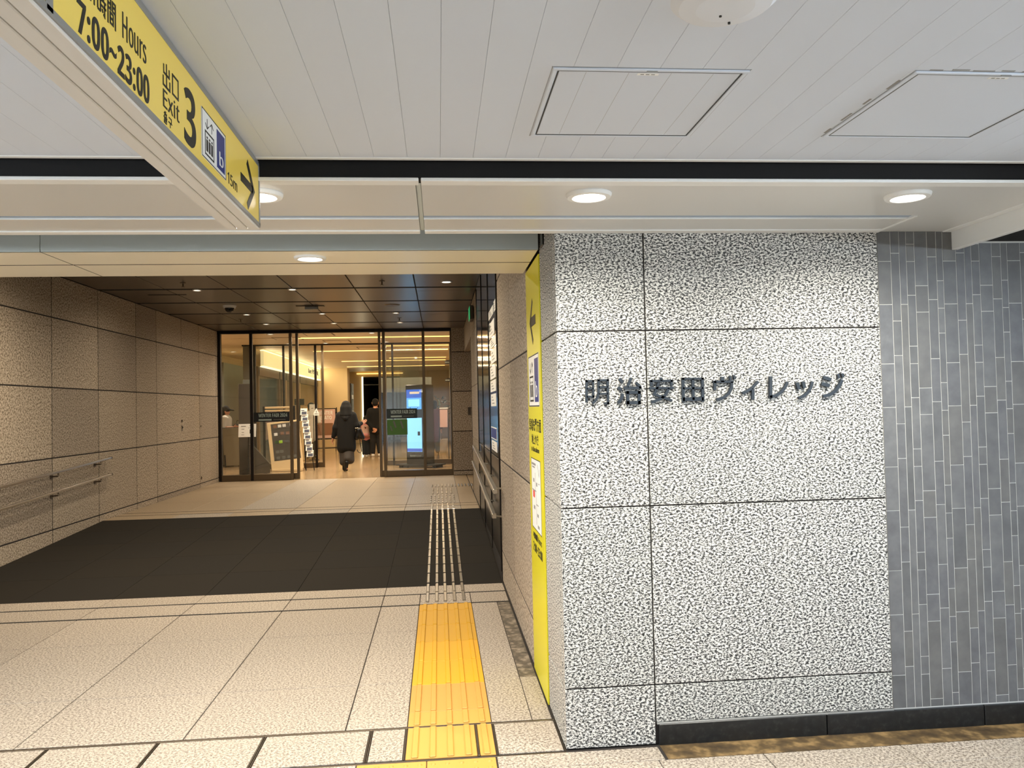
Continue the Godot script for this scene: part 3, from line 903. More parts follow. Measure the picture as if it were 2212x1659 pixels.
func ceiling_light(label: String, at: Vector3, r: float, group: String, lens: String, e: float, angle: float) -> void:
	var o := thing("downlight", label, "light", at, 0.0, "downlights of the " + group)
	part(o, "ring", lathe([Vector2(r * 0.72, -0.004), Vector2(r * 0.76, -0.012), Vector2(r * 0.96, -0.012), Vector2(r, -0.002), Vector2(r, 0.0)], 36), M.white_paint)
	part(o, "lens", lathe([Vector2(0.0, -0.006), Vector2(r * 0.74, -0.005)], 32), M[lens])
	spot(o, Vector3(0, -0.02, 0), M[lens].albedo_color, e, angle, 1.0, r * 0.6)

func soffit() -> void:
	var s := structure("trim_soffit")
	s.set_meta("label", "cream lowered soffit between concourse ceiling and granite pier")
	blk(s, "core", M.concrete, -7.0, 2.44, 2.305, 2.6, -3.56, -2.80, 0.0)
	blk(s, "dark_face", M.black_gap, -7.0, 3.6, 2.292, 2.5, -2.80, -2.745, 0.0)
	for q in [[-7.0, -0.066], [-0.046, 2.03]]:
		blk(s, "front_lip", M.white_paint, q[0], 3.6 if q[1] > 0.0 else q[1] + 0.012, 2.282, 2.294, -2.792, -2.737, 0.002)
		blk(s, "soffit_panel", M.soffit_panel, q[0], q[1] if q[1] < 0.0 else 2.42, 2.286, 2.306, -3.252, -2.793, 0.001)
		blk(s, "recess_strip", M.soffit_blue, q[0], q[1], 2.2905, 2.306, -3.296, -3.254, 0.001)
		blk(s, "recess_edge", M.white_paint, q[0], q[1], 2.283, 2.306, -3.304, -3.296, 0.001)
		blk(s, "soffit_panel", M.soffit_panel, q[0], q[1], 2.286, 2.306, -3.512, -3.304, 0.001)
		blk(s, "back_lip", M.white_paint, q[0], q[1], 2.281, 2.306, -3.568, -3.513, 0.002)
	blk(s, "seam_gap", M.beam_gray, -0.064, -0.048, 2.296, 2.306, -3.56, -2.80, 0.0)
	blk(s, "end_strip", M.white_paint, 2.03, 2.045, 2.281, 2.306, -3.568, -3.254, 0.002)
	blk(s, "end_panel", M.soffit_panel, 2.046, 2.42, 2.287, 2.306, -3.57, -3.254, 0.001)
	# shutter box on the right: a white side plate, black inside
	var t := structure("trim_shutter_box")
	blk(t, "side_plate", M.white_paint, 2.405, 2.435, 2.2, 2.36, -3.572, -2.3, 0.002)
	blk(t, "upper_step", M.white_paint, 2.36, 2.405, 2.283, 2.36, -3.57, -2.3, 0.002)
	blk(t, "shutter_slot", M.black, 2.436, 3.6, 2.24, 2.36, -3.9, -2.6, 0.0)
	for q in [[-0.62, "partly hidden behind the hanging yellow sign"], [0.564, "above the raised lettering"], [1.795, "near the slate tiles"], [-1.85, "outside the frame on the left"], [-3.05, "farthest left outside the frame"], [3.02, "outside the frame on the right"]]:
		if q[0] > 2.5:
			continue
		var o := thing("downlight", "round white downlight in the concourse soffit, " + q[1], "light", Vector3(q[0], 2.286, -2.917), 0.0, "downlights of the soffit")
		var r := 0.084
		part(o, "ring", lathe([Vector2(r * 0.70, -0.004), Vector2(r * 0.74, -0.016), Vector2(r * 0.95, -0.014), Vector2(r, -0.004), Vector2(r, 0.0)], 40), M.white_paint)
		part(o, "lens", lathe([Vector2(0.0, -0.009), Vector2(r * 0.5, -0.009), Vector2(r * 0.72, -0.006)], 36), M.lens_white)
		spot(o, Vector3(0, -0.03, 0), Color(1.0, 0.98, 0.93), 2.5, 86.0, 1.0, 0.05)

func pictogram(parent: Node3D, at: Vector3, rot: Vector3, w: float, h: float, letter_w := 1.0) -> void:
	var b := part(parent, "lift_pictogram", box(Vector3(w, h, 0.002), 0.0008), M.print_white, at, rot)
	b.set_meta("label", "white lift pictogram with a blue b field")
	var st: SurfaceTool
	part(b, "border", outline(w * 0.99, h * 0.99, h * 0.02, 0.0006), M.print_black, Vector3(0, 0, 0.001))
	part(b, "blue_field", box(Vector3(w * 0.34, h * 0.82, 0.001), 0.0), M.print_blue, Vector3(w * 0.27, 0, 0.0012))
	part(b, "letter", latin("b", w * 0.17, h * 0.30, false), M.print_white, Vector3(w * 0.19, -h * 0.32, 0.0018))
	var c := Vector3(-w * 0.2, 0, 0.001)
	part(b, "cabin", outline(w * 0.36, h * 0.5, h * 0.035, 0.0006), M.print_black, c + Vector3(0, -h * 0.15, 0))
	for k in 3:
		var px := (k - 1) * w * 0.095
		st = begin()
		stroke(st, PackedVector2Array([Vector2(px, -h * 0.31), Vector2(px, -h * 0.07)]), w * 0.065, 0.0006)
		stroke(st, PackedVector2Array([Vector2(px - w * 0.022, -h * 0.025), Vector2(px + w * 0.022, -h * 0.025)]), h * 0.04, 0.0006)
		part(b, "figure", st.commit(), M.print_black, c)
	for s in [-1.0, 1.0]:
		st = begin()
		var ax: float = s * w * 0.09
		var y0 := h * 0.16
		var y1 := h * 0.36
		var tip := y1 if s > 0 else y0
		var tail := y0 if s > 0 else y1
		var d := (tail - tip) * 0.42
		stroke(st, PackedVector2Array([Vector2(ax, tail), Vector2(ax, tip)]), h * 0.022, 0.0006)
		stroke(st, PackedVector2Array([Vector2(ax - w * 0.07, tip + d), Vector2(ax, tip), Vector2(ax + w * 0.07, tip + d)]), h * 0.022, 0.0006)
		part(b, "arrow", st.commit(), M.print_black, c)

func outline(w: float, h: float, line: float, depth: float) -> Mesh:
	var st := begin()
	var a := Vector2(w - line, h - line) * 0.5
	stroke(st, PackedVector2Array([Vector2(-a.x, -a.y), Vector2(a.x, -a.y), Vector2(a.x, a.y), Vector2(-a.x, a.y), Vector2(-a.x, -a.y)]), line, depth)
	return st.commit()

# Japanese and Korean lines: one part for each character
func write_on(o: Node3D, text: String, m: Array, ink: Material, at: Vector3, turn: Vector3) -> void:
	for i in text.length():
		part(o, "character", writing(text[i], m[0], m[1], 0.0, m[3]), ink, at + Basis.from_euler(turn) * Vector3(i * m[2], 0, 0), turn)

func hanging_sign() -> void:
	var o := thing("exit_sign", "long yellow hanging exit sign with black lettering under the white ceiling", "sign", Vector3(-0.583, 2.236, -1.62))
	var z := func(w: float) -> float: return w + 1.62
	# local: x is depth behind the face, z along the sign
	part(o, "housing", box(Vector3(0.106, 0.215, 2.25), 0.002), M.sign_housing, Vector3(-0.056, 0.0, -0.005))
	for x in [-0.091, -0.055, -0.019]:
		part(o, "bottom_plate", box(Vector3(0.0335, 0.008, 2.252), 0.002), M.sign_housing, Vector3(x, -0.1105, -0.006))
	part(o, "top_plate", box(Vector3(0.112, 0.010, 2.258), 0.002), M.sign_rim, Vector3(-0.056, 0.109, -0.005))
	part(o, "rim", box(Vector3(0.008, 0.014, 2.252), 0.001), M.sign_rim, Vector3(-0.002, -0.102, -0.006))
	part(o, "rim", box(Vector3(0.008, 0.012, 2.252), 0.001), M.sign_rim, Vector3(-0.002, 0.0995, -0.006))
	part(o, "rim", box(Vector3(0.008, 0.21, 0.012), 0.001), M.sign_rim, Vector3(-0.002, 0.0, -1.126))
	part(o, "divider", box(Vector3(0.008, 0.21, 0.022), 0.001), M.sign_rim, Vector3(-0.002, 0.0, z.call(-1.282)))
	part(o, "yellow_face", box(Vector3(0.004, 0.192, 1.444), 0.0005), M.sign_yellow, Vector3(-0.002, -0.0015, z.call(-2.016)))
	part(o, "yellow_face", box(Vector3(0.004, 0.192, 0.76), 0.0005), M.sign_yellow, Vector3(-0.002, -0.0015, z.call(-0.89)))
	var turn := Vector3(0, PI / 2, 0)
	var at := func(y: float, zz: float) -> Vector3: return Vector3(0.0, y - 2.236, zz + 1.62)
	var K: Material = M.print_black
	write_on(o, "利用時間", [0.040, 0.05, 0.0455, 0.0040], K, at.call(2.222, -1.366), turn)
	part(o, "lettering", latin("Hours", 0.125, 0.05), K, at.call(2.226, -1.573), turn)
	part(o, "lettering", latin("7:00~23:00", 0.336, 0.058, true), K, at.call(2.147, -1.378), turn)
	write_on(o, "出口", [0.052, 0.058, 0.060, 0.0048], K, at.call(2.226, -1.797), turn)
	part(o, "lettering", latin("Exit", 0.11, 0.040), K, at.call(2.180, -1.799), turn)
	write_on(o, "출구", [0.026, 0.026, 0.032, 0.0026], K, at.call(2.146, -1.80), turn)
	part(o, "numeral", latin("3", 0.092, 0.137, true), K, at.call(2.153, -1.946), turn)
	pictogram(o, at.call(2.2245, -2.198) + Vector3(0.001, 0, 0), turn, 0.232, 0.126)
	part(o, "lettering", latin("15m", 0.108, 0.032), K, at.call(2.164, -2.338), turn)
	var st := begin()
	stroke(st, PackedVector2Array([Vector2(0, 0), Vector2(0.16, 0)]), 0.026, 0.001)
	stroke(st, PackedVector2Array([Vector2(0.085, 0.07), Vector2(0.168, 0), Vector2(0.085, -0.07)]), 0.024, 0.001)
	part(o, "arrow", st.commit(), K, at.call(2.226, -2.492), turn)

func yellow_panel() -> void:
	var o := thing("wayfinding_panel", "tall narrow yellow wayfinding panel on the passage's right wall", "sign", Vector3(XR, 0.0, -4.405))
	part(o, "yellow_sheet", box(Vector3(0.012, 2.29, 0.606), 0.002), M.panel_yellow, Vector3(0.0, 1.148, 0))
	var turn := Vector3(0, -PI / 2, 0)
	# along the wall: left of the panel is deeper in the passage
	var at := func(y: float, zz: float) -> Vector3: return Vector3(-0.006, y, zz + 4.405)
	var K: Material = M.print_black
	var st := begin()
	stroke(st, PackedVector2Array([Vector2(0.02, 0), Vector2(0.25, 0)]), 0.052, 0.001)
	stroke(st, PackedVector2Array([Vector2(0.125, 0.115), Vector2(0.006, 0), Vector2(0.125, -0.115)]), 0.036, 0.001)
	part(o, "arrow", st.commit(), K, at.call(1.978, -4.52), turn)
	pictogram(o, at.call(1.652, -4.41), turn, 0.474, 0.285)
	write_on(o, "馬場先門方面", [0.082, 0.068, 0.091, 0.0075], K, at.call(1.375, -4.675), turn)
	write_on(o, "地上ゆき", [0.068, 0.058, 0.079, 0.007], K, at.call(1.302, -4.562), turn)
	part(o, "lettering", latin("to", 0.045, 0.024), K, at.call(1.262, -4.587), turn)
	part(o, "lettering", latin("Babasakimon", 0.285, 0.027), K, at.call(1.262, -4.522), turn)
	var m := part(o, "route_map", box(Vector3(0.412, 0.39, 0.002), 0.0), M.print_white, at.call(1.027, -4.405), turn)
	part(m, "map_border", outline(0.414, 0.392, 0.004, 0.0005), K, Vector3(0, 0, 0.001))
	for q in ["-0.03,0.12 -0.03,0.02 0.0,-0.02 0.0,-0.16|", "-0.17,0.02 0.0,0.02|", "0.0,-0.05 0.09,-0.05|", "0.08,0.17 0.14,0.11 0.16,0.15|"]:
		st = begin()
		stroke(st, points(q.replace("|", "")), 0.006, 0.0005)
		part(m, "map_line", st.commit(), M.print_grey, Vector3(0, 0, 0.001))
	part(m, "you_are_here", box(Vector3(0.07, 0.036, 0.001), 0.0), M.print_red, Vector3(-0.1, -0.002, 0.0015))
	for q in [[-0.09, 0.165, 0.18, 0.012], [-0.1, 0.148, 0.12, 0.008], [-0.1, 0.075, 0.05, 0.02], [0.03, 0.06, 0.05, 0.02], [-0.09, -0.075, 0.06, 0.02], [0.06, -0.105, 0.06, 0.016], [0.08, -0.165, 0.07, 0.016], [0.13, 0.07, 0.04, 0.006]]:
		part(m, "caption", box(Vector3(q[2], q[3], 0.001), 0.0), M.print_grey, Vector3(q[0], q[1], 0.0012))
	write_on(o, "利用時間", [0.046, 0.036, 0.05, 0.0045], K, at.call(0.772, -4.59), turn)
	part(o, "lettering", latin("Hours", 0.165, 0.032), K, at.call(0.774, -4.375), turn)
	part(o, "lettering", latin("7:00~23:00", 0.40, 0.05, true), K, at.call(0.70, -4.598), turn)

func directory() -> void:
	var zs := [-7.095, -8.30, -9.53, -10.71]
	var label := ["dark glass tenant directory with white plates on the right wall", "dark glass wall panel next beyond the tenant directory", "farthest dark glass wall panel on the right wall"]
	for i in 3:
		var o := thing("directory_panel" if i == 0 else "wall_panel", label[i], "panel", Vector3(XR, 0.0, (zs[i] + zs[i + 1]) * 0.5))
		var w: float = zs[i] - zs[i + 1] - 0.022
		part(o, "glass_sheet", box(Vector3(0.02, 2.052, w), 0.002), M.glass_panel, Vector3(0.004, 1.060 + 1.026, 0))
		var y0 := 0.045 + 0.0475 * (1.2 * i)
		part(o, "lower_sheet", box(Vector3(0.018, 1.048 - y0, w), 0.002), M.panel_low, Vector3(0.006, (1.048 + y0) * 0.5, 0))
		for q in [zs[i], zs[i + 1]]:
			part(o, "edge_frame", box(Vector3(0.03, 3.0, 0.014), 0.002), M.door_dark, Vector3(0.002, 1.58, q - o.position.z + (-0.004 if q == zs[i] else 0.004)))
		if i == 0:
			for q in [[-8.16, -7.50, 2.385, 2.468], [-7.40, -7.16, 2.385, 2.48], [-8.14, -7.95, 2.26, 2.345], [-8.12, -7.40, 2.19, 2.335], [-8.06, -7.21, 2.083, 2.17], [-7.93, -7.18, 1.93, 2.062], [-8.07, -7.315, 1.785, 1.905], [-8.07, -7.323, 1.662, 1.77], [-8.04, -7.338, 1.522, 1.64], [-8.06, -7.355, 1.098, 1.19]]:
				var b := part(o, "tenant_plate", box(Vector3(q[1] - q[0], q[3] - q[2], 0.003), 0.0008), M.print_white, Vector3(-0.0075, (q[2] + q[3]) * 0.5, (q[0] + q[1]) * 0.5 - o.position.z), Vector3(0, -PI / 2, 0))
				for k in 3:
					part(b, "text_line", box(Vector3((q[1] - q[0]) * (0.25 + 0.1 * k), 0.010, 0.001), 0.0), M.print_grey, Vector3((q[1] - q[0]) * (-0.2 + 0.09 * k), (q[3] - q[2]) * (0.25 - 0.25 * k), 0.0018))
			var bl := part(o, "blue_plate", box(Vector3(0.76, 0.115, 0.003), 0.0008), M.print_white, Vector3(-0.0075, 1.265, -7.735 - o.position.z), Vector3(0, -PI / 2, 0))
			part(bl, "blue_print", box(Vector3(0.73, 0.095, 0.001), 0.0), M.print_blue, Vector3(0, 0, 0.0018))

func lettering() -> void:
	var o := thing("raised_lettering", "row of nine raised dark navy Japanese letters on the granite pier", "lettering", Vector3(1.25, 1.57, -3.57))
	for l in LETTERS:
		var st := begin()
		for s in l:
			stroke(st, points(s[0]), s[1] * 0.86, 0.016)
		part(o, "letter", st.commit(), M.letter_navy)

func handrails() -> void:
	var slope := 0.0485
	for q in [["upper", 0.847, 0.0], ["lower", 0.634, -0.02]]:
		# left wall: thin flat rail on angled brackets
		var o := thing("handrail", "%s slim steel handrail on the left granite wall" % q[0], "handrail", Vector3(XL, 0.0, 0.0), 0.0, "handrails of the left wall")
		var a := v3(0.075, q[1] - slope * 1.6, -6.6)
		var b := v3(0.075, q[1] + slope * 2.62, -10.86)
		var d := b - a
		var r := part(o, "rail", box(Vector3(0.035, 0.026, d.length()), 0.005), M.steel, (a + b) * 0.5)
		r.rotation.x = atan2(d.y, -d.z)
		part(o, "end_cap", box(Vector3(0.05, 0.03, 0.035), 0.004), M.steel_dark, b + v3(-0.008, 0, -0.01), Vector3(atan2(d.y, -d.z), 0, 0))
		for z in [-7.15, -8.22, -9.42, -10.56]:
			var y: float = q[1] + slope * (-8.234 - z) - 0.013
			part(o, "bracket", tube([v3(0.075, y, z), v3(0.075, y - 0.035, z), v3(0.0, y - 0.04, z)], 0.008, 8), M.steel_dark)
			part(o, "rosette", box(Vector3(0.008, 0.05, 0.06), 0.002), M.steel_dark, v3(0.004, y - 0.04, z))
	for q in [["upper", 0.812, -6.737, 0.998, -10.8, 0.75], ["lower", 0.580, -6.953, 0.769, -11.2, 0.56]]:
		var o := thing("handrail", "%s square steel handrail in front of the dark glass panels" % q[0], "handrail", Vector3(XR, 0.0, 0.0), 0.0, "handrails of the right wall")
		var a := v3(-0.072, q[1], q[2])
		var b := v3(-0.072, q[3], q[4])
		var d := b - a
		var r := part(o, "rail", box(Vector3(0.038, 0.042, d.length()), 0.004), M.steel, (a + b) * 0.5)
		r.rotation.x = atan2(d.y, -d.z)
		for z in [-7.01, -7.87, -8.88, -10.2]:
			var y: float = q[1] + (q[3] - q[1]) * (z - q[2]) / (q[4] - q[2]) - 0.005
			part(o, "stub", tube([v3(-0.06, y, z), v3(-0.007, y - 0.01, z)], 0.008, 8), M.steel)

func tactile() -> void:
	var bar := func(w: float, l: float) -> Mesh:
		return box(Vector3(w, 0.010, l), 0.005)
	var o := thing("tactile_paving", "yellow tactile paving strip with five raised bars leading into the passage", "paving", Vector3(0.0225, 0.0, 0.0))
	var xs := [-0.157, -0.0785, 0.0, 0.0785, 0.157]
	var rows := [[-3.935, -4.112, "tactile_d"], [-4.112, -4.51, "tactile_c"], [-4.51, -4.92, "tactile_b"], [-4.92, -5.32, "tactile_b"], [-5.32, -5.73, "tactile_a"], [-5.73, -6.14, "tactile_a"], [-6.14, -6.345, "tactile_a"]]
	for r in rows:
		var m: Material = M[r[2]]
		var l: float = r[0] - r[1]
		var t := part(o, "tactile_tile", box(Vector3(0.397, 0.02, l - 0.004), 0.002), m, v3(0, -0.009, (r[0] + r[1]) * 0.5))
		for x in xs:
			part(t, "bar", bar.call(0.03, l - 0.014), m, v3(x, 0.0125, 0))
	var t2 := part(o, "tactile_tile", box(Vector3(0.312, 0.02, 0.34), 0.002), M.tactile_d, v3(-0.0405, -0.009, -3.742))
	for x in xs.slice(0, 4):
		part(t2, "bar", bar.call(0.03, 0.335), M.tactile_d, v3(x + 0.0405, 0.0125, 0))
	t2 = part(o, "tactile_tile", box(Vector3(0.068, 0.02, 0.34), 0.002), M.tactile_d, v3(0.163, -0.009, -3.742))
	part(t2, "bar", bar.call(0.03, 0.335), M.tactile_d, v3(-0.004, 0.0125, 0))
	part(o, "slot_rail", box(Vector3(0.010, 0.02, 0.35), 0.002), M.steel_dark, v3(0.1222, -0.008, -3.742))
	# warning tiles with domes, cut by the lower edge of the picture
	var dome := lathe([Vector2(0.0, 0.005), Vector2(0.006, 0.005), Vector2(0.011, 0.0)], 12)
	for q in [[-0.23, "left"], [0.0675, "right"]]:
		var w := thing("warning_tile", "yellow tactile tile with raised domes at the lower edge, %s one of the pair" % q[1], "paving", Vector3(q[0], 0.0, -3.385), 0.0, "yellow dome tiles")
		part(w, "tile", box(Vector3(0.294, 0.02, 0.31), 0.002), M.tactile_d, v3(0, -0.009, 0))
		for i in 5:
			for j in 5:
				part(w, "dome", dome, M.tactile_d, v3((i - 2) * 0.06, 0.001, (j - 2) * 0.06))
	# bright steel bars set in the ramp
	var s := thing("steel_tactile_bars", "five rows of short steel tactile bars set into the dark ramp", "paving")
	var slope := YB / 3.8
	for i in 5:
		var x: float = [-0.12, -0.046, 0.022, 0.095, 0.168][i]
		var z := -6.40
		while z > -11.4:
			var l := 0.335
			var zc := z - l * 0.5
			var y := clampf((-7.0 - zc) * slope, 0.0, YB)
			var b := part(s, "bar", box(Vector3(0.026, 0.012, l - 0.03), 0.004), M.steel, v3(x, y + 0.003, zc))
			part(b, "end_plate", box(Vector3(0.027, 0.013, 0.012), 0.002), M.steel, v3(0, 0.0005, l * 0.5 - 0.02))
			if zc < -7.0 and zc > -10.8:
				b.rotation.x = atan(slope)
			z -= l
	var f := thing("steel_warning_studs", "small field of steel studs on the landing before the glass doors", "paving")
	for i in 7:
		for j in 4:
			part(f, "stud", box(Vector3(0.022, 0.010, 0.2), 0.004), M.steel, v3(-0.141 + 0.0565 * i, YB + 0.003, -11.66 - 0.28 * j))
	for i in 5:
		for j in 2:
			part(f, "bar", box(Vector3(0.024, 0.010, 0.42), 0.004), M.steel, v3(-0.12 + 0.072 * i, YB + 0.003, -12.95 - 0.48 * j))
	for i in 13:
		part(f, "stud", box(Vector3(0.022, 0.012, 0.42), 0.004), M.steel, v3(-0.142 + 0.0575 * i, YB + 0.003, -14.1))

func small_fittings() -> void:
	# access hatches in the concourse ceiling
	for q in [[0.55, -2.215, "left", 0.0], [1.485, -2.205, "smudged right", 0.01]]:
		var h := thing("ceiling_hatch", "square white access hatch in the ceiling, the %s one" % q[2], "hatch", Vector3(q[0], 2.35, q[1]), q[3], "ceiling access hatches")
		var r := 0.245
		for k in 4:
			var along := k % 2 == 0
			var sg := 1.0 if k < 2 else -1.0
			part(h, "frame_bar", box(Vector3(r * 2 + 0.014 if along else 0.012, 0.006, 0.012 if along else r * 2 - 0.012), 0.002), M.ceiling_white, v3(0 if along else sg * r, -0.002, sg * r if along else 0))
			part(h, "shadow_gap", box(Vector3(r * 2 - 0.02 if along else 0.003, 0.001, 0.003 if along else r * 2 - 0.02), 0.0), M.print_black if q[2] == "left" else M.print_dim, v3(0 if along else sg * (r - 0.0085), -0.0034, sg * (r - 0.0085) if along else 0))
			part(h, "outer_line", box(Vector3(r * 2 + 0.02 if along else 0.0015, 0.001, 0.0015 if along else r * 2 + 0.02), 0.0), M.print_grey, v3(0 if along else sg * (r + 0.0085), -0.0003, sg * (r + 0.0085) if along else 0))
		part(h, "panel", box(Vector3(r * 2 - 0.022, 0.004, r * 2 - 0.022), 0.001), M.ceiling_white, v3(0, -0.001, 0))
		for k in 4:
			if q[2] == "left":
				part(h, "board_joint", box(Vector3(0.0012, 0.001, r * 2 - 0.03), 0.0), M.print_grey, v3(-0.165 + 0.1095 * k, -0.0026, 0))
		var tg := part(h, "tag", box(Vector3(0.055, 0.001, 0.012), 0.0), M.print_white, v3(-0.005, -0.0035, r - 0.022))
		for k in 3:
			part(tg, "mark", box(Vector3(0.009, 0.0006, 0.004), 0.0), M.print_grey, v3(-0.015 + 0.014 * k, -0.0006, 0))
		part(h, "latch", box(Vector3(0.028, 0.003, 0.006), 0.001), M.sign_rim, v3(0.0, -0.006, r))
		if q[2] != "left":
			for k in 7:
				part(h, "smudge", box(Vector3(0.035 + 0.012 * (k % 3), 0.0006, 0.006), 0.0), M.smudge, v3(-0.2 + 0.065 * k, -0.0005, r + 0.012 + 0.004 * (k % 2)))
			for k in 4:
				part(h, "smudge", box(Vector3(0.006, 0.0006, 0.04 + 0.02 * (k % 2)), 0.0), M.smudge, v3(-r - 0.014 - 0.003 * (k % 3), -0.0005, -0.2 + 0.12 * k))
	var sp := thing("ceiling_speaker", "white round ceiling speaker cut by the top edge of the picture", "speaker", Vector3(0.61, 2.35, -1.615))
	part(sp, "cover", lathe([Vector2(0.0, -0.022), Vector2(0.06, -0.021), Vector2(0.095, -0.015), Vector2(0.112, 0.0)], 48), M.speaker_white)
	for q in [[0.0, -0.03], [0.03, -0.06]]:
		part(sp, "screw", lathe([Vector2(0.0, -0.024), Vector2(0.003, -0.024), Vector2(0.003, -0.018)], 10), M.print_black, v3(q[0], 0, q[1]))
	# fittings of the passage ceiling
	var cc := thing("security_camera", "dark security dome camera under the metal ceiling", "camera", Vector3(-3.091, YC, -12.42))
	part(cc, "mount", lathe([Vector2(0.0, -0.035), Vector2(0.085, -0.035), Vector2(0.10, 0.0)], 28), M.white_paint)
	part(cc, "dome", lathe([Vector2(0.0, -0.105), Vector2(0.03, -0.10), Vector2(0.055, -0.08), Vector2(0.068, -0.05), Vector2(0.07, -0.035)], 28), M.black_gloss)
	for q in [[-3.09, -10.2, "above the left of the ramp"], [-0.676, -10.17, "above the right of the ramp"], [-3.35, -14.2, "near the left downlights"], [-0.66, -14.3, "near the right downlights"]]:
		var s := thing("sprinkler", "small dark sprinkler head in the metal ceiling, " + q[2], "sprinkler", Vector3(q[0], YC, q[1]), 0.0, "sprinklers of the passage")
		part(s, "rose", lathe([Vector2(0.0, -0.008), Vector2(0.035, -0.006), Vector2(0.04, 0.0)], 16), M.steel_dark)
		part(s, "stem", tube([v3(0, 0, 0), v3(0, -0.05, 0)], 0.008, 8), M.steel_dark)
		part(s, "deflector", lathe([Vector2(0.0, -0.052), Vector2(0.025, -0.052), Vector2(0.025, -0.049)], 12), M.steel_dark)
	for q in [[-0.682, -12.5, "right"], [-3.6, -11.2, "left"]]:
		var s := thing("air_slot", "flat dark air vent in the metal ceiling, the %s one" % q[2], "vent", Vector3(q[0], YC, q[1]), 0.0, "vents of the passage")
		if q[2] == "right":
			part(s, "ring", lathe([Vector2(0.0, -0.006), Vector2(0.10, -0.012), Vector2(0.125, 0.0)], 28), M.steel_dark)
		else:
			part(s, "slot", box(Vector3(0.5, 0.008, 0.05), 0.002), M.black)
	var sl := thing("ceiling_bracket", "grey sensor plate fixed to the metal ceiling before the doors", "sensor", Vector3(-1.92, YC, -12.52))
	part(sl, "plate", box(Vector3(0.42, 0.012, 0.09), 0.003), M.steel_dark, v3(0, -0.006, 0))
	part(sl, "housing", box(Vector3(0.2, 0.05, 0.07), 0.01), M.sign_rim, v3(0.02, -0.035, 0))
	var es := thing("exit_lamp", "thin green exit sign seen edge-on on the right lintel", "sign", Vector3(XR - 0.035, 2.88, -11.75))
	part(es, "case", box(Vector3(0.05, 0.2, 0.4), 0.006), M.steel_dark)
	part(es, "green_face", box(Vector3(0.004, 0.18, 0.38), 0.001), M.exit_green, v3(-0.026, 0, 0))

# ---------------------------------------------------------------- glass doors and the hall behind them
func stile(parent: Node3D, x: float, z: float, w: float, m: Material, y1 := 3.08) -> void:
	blk(parent, "stile", m, x - w * 0.5, x + w * 0.5, YB + 0.005, y1, z - 0.035, z + 0.035, 0.004)

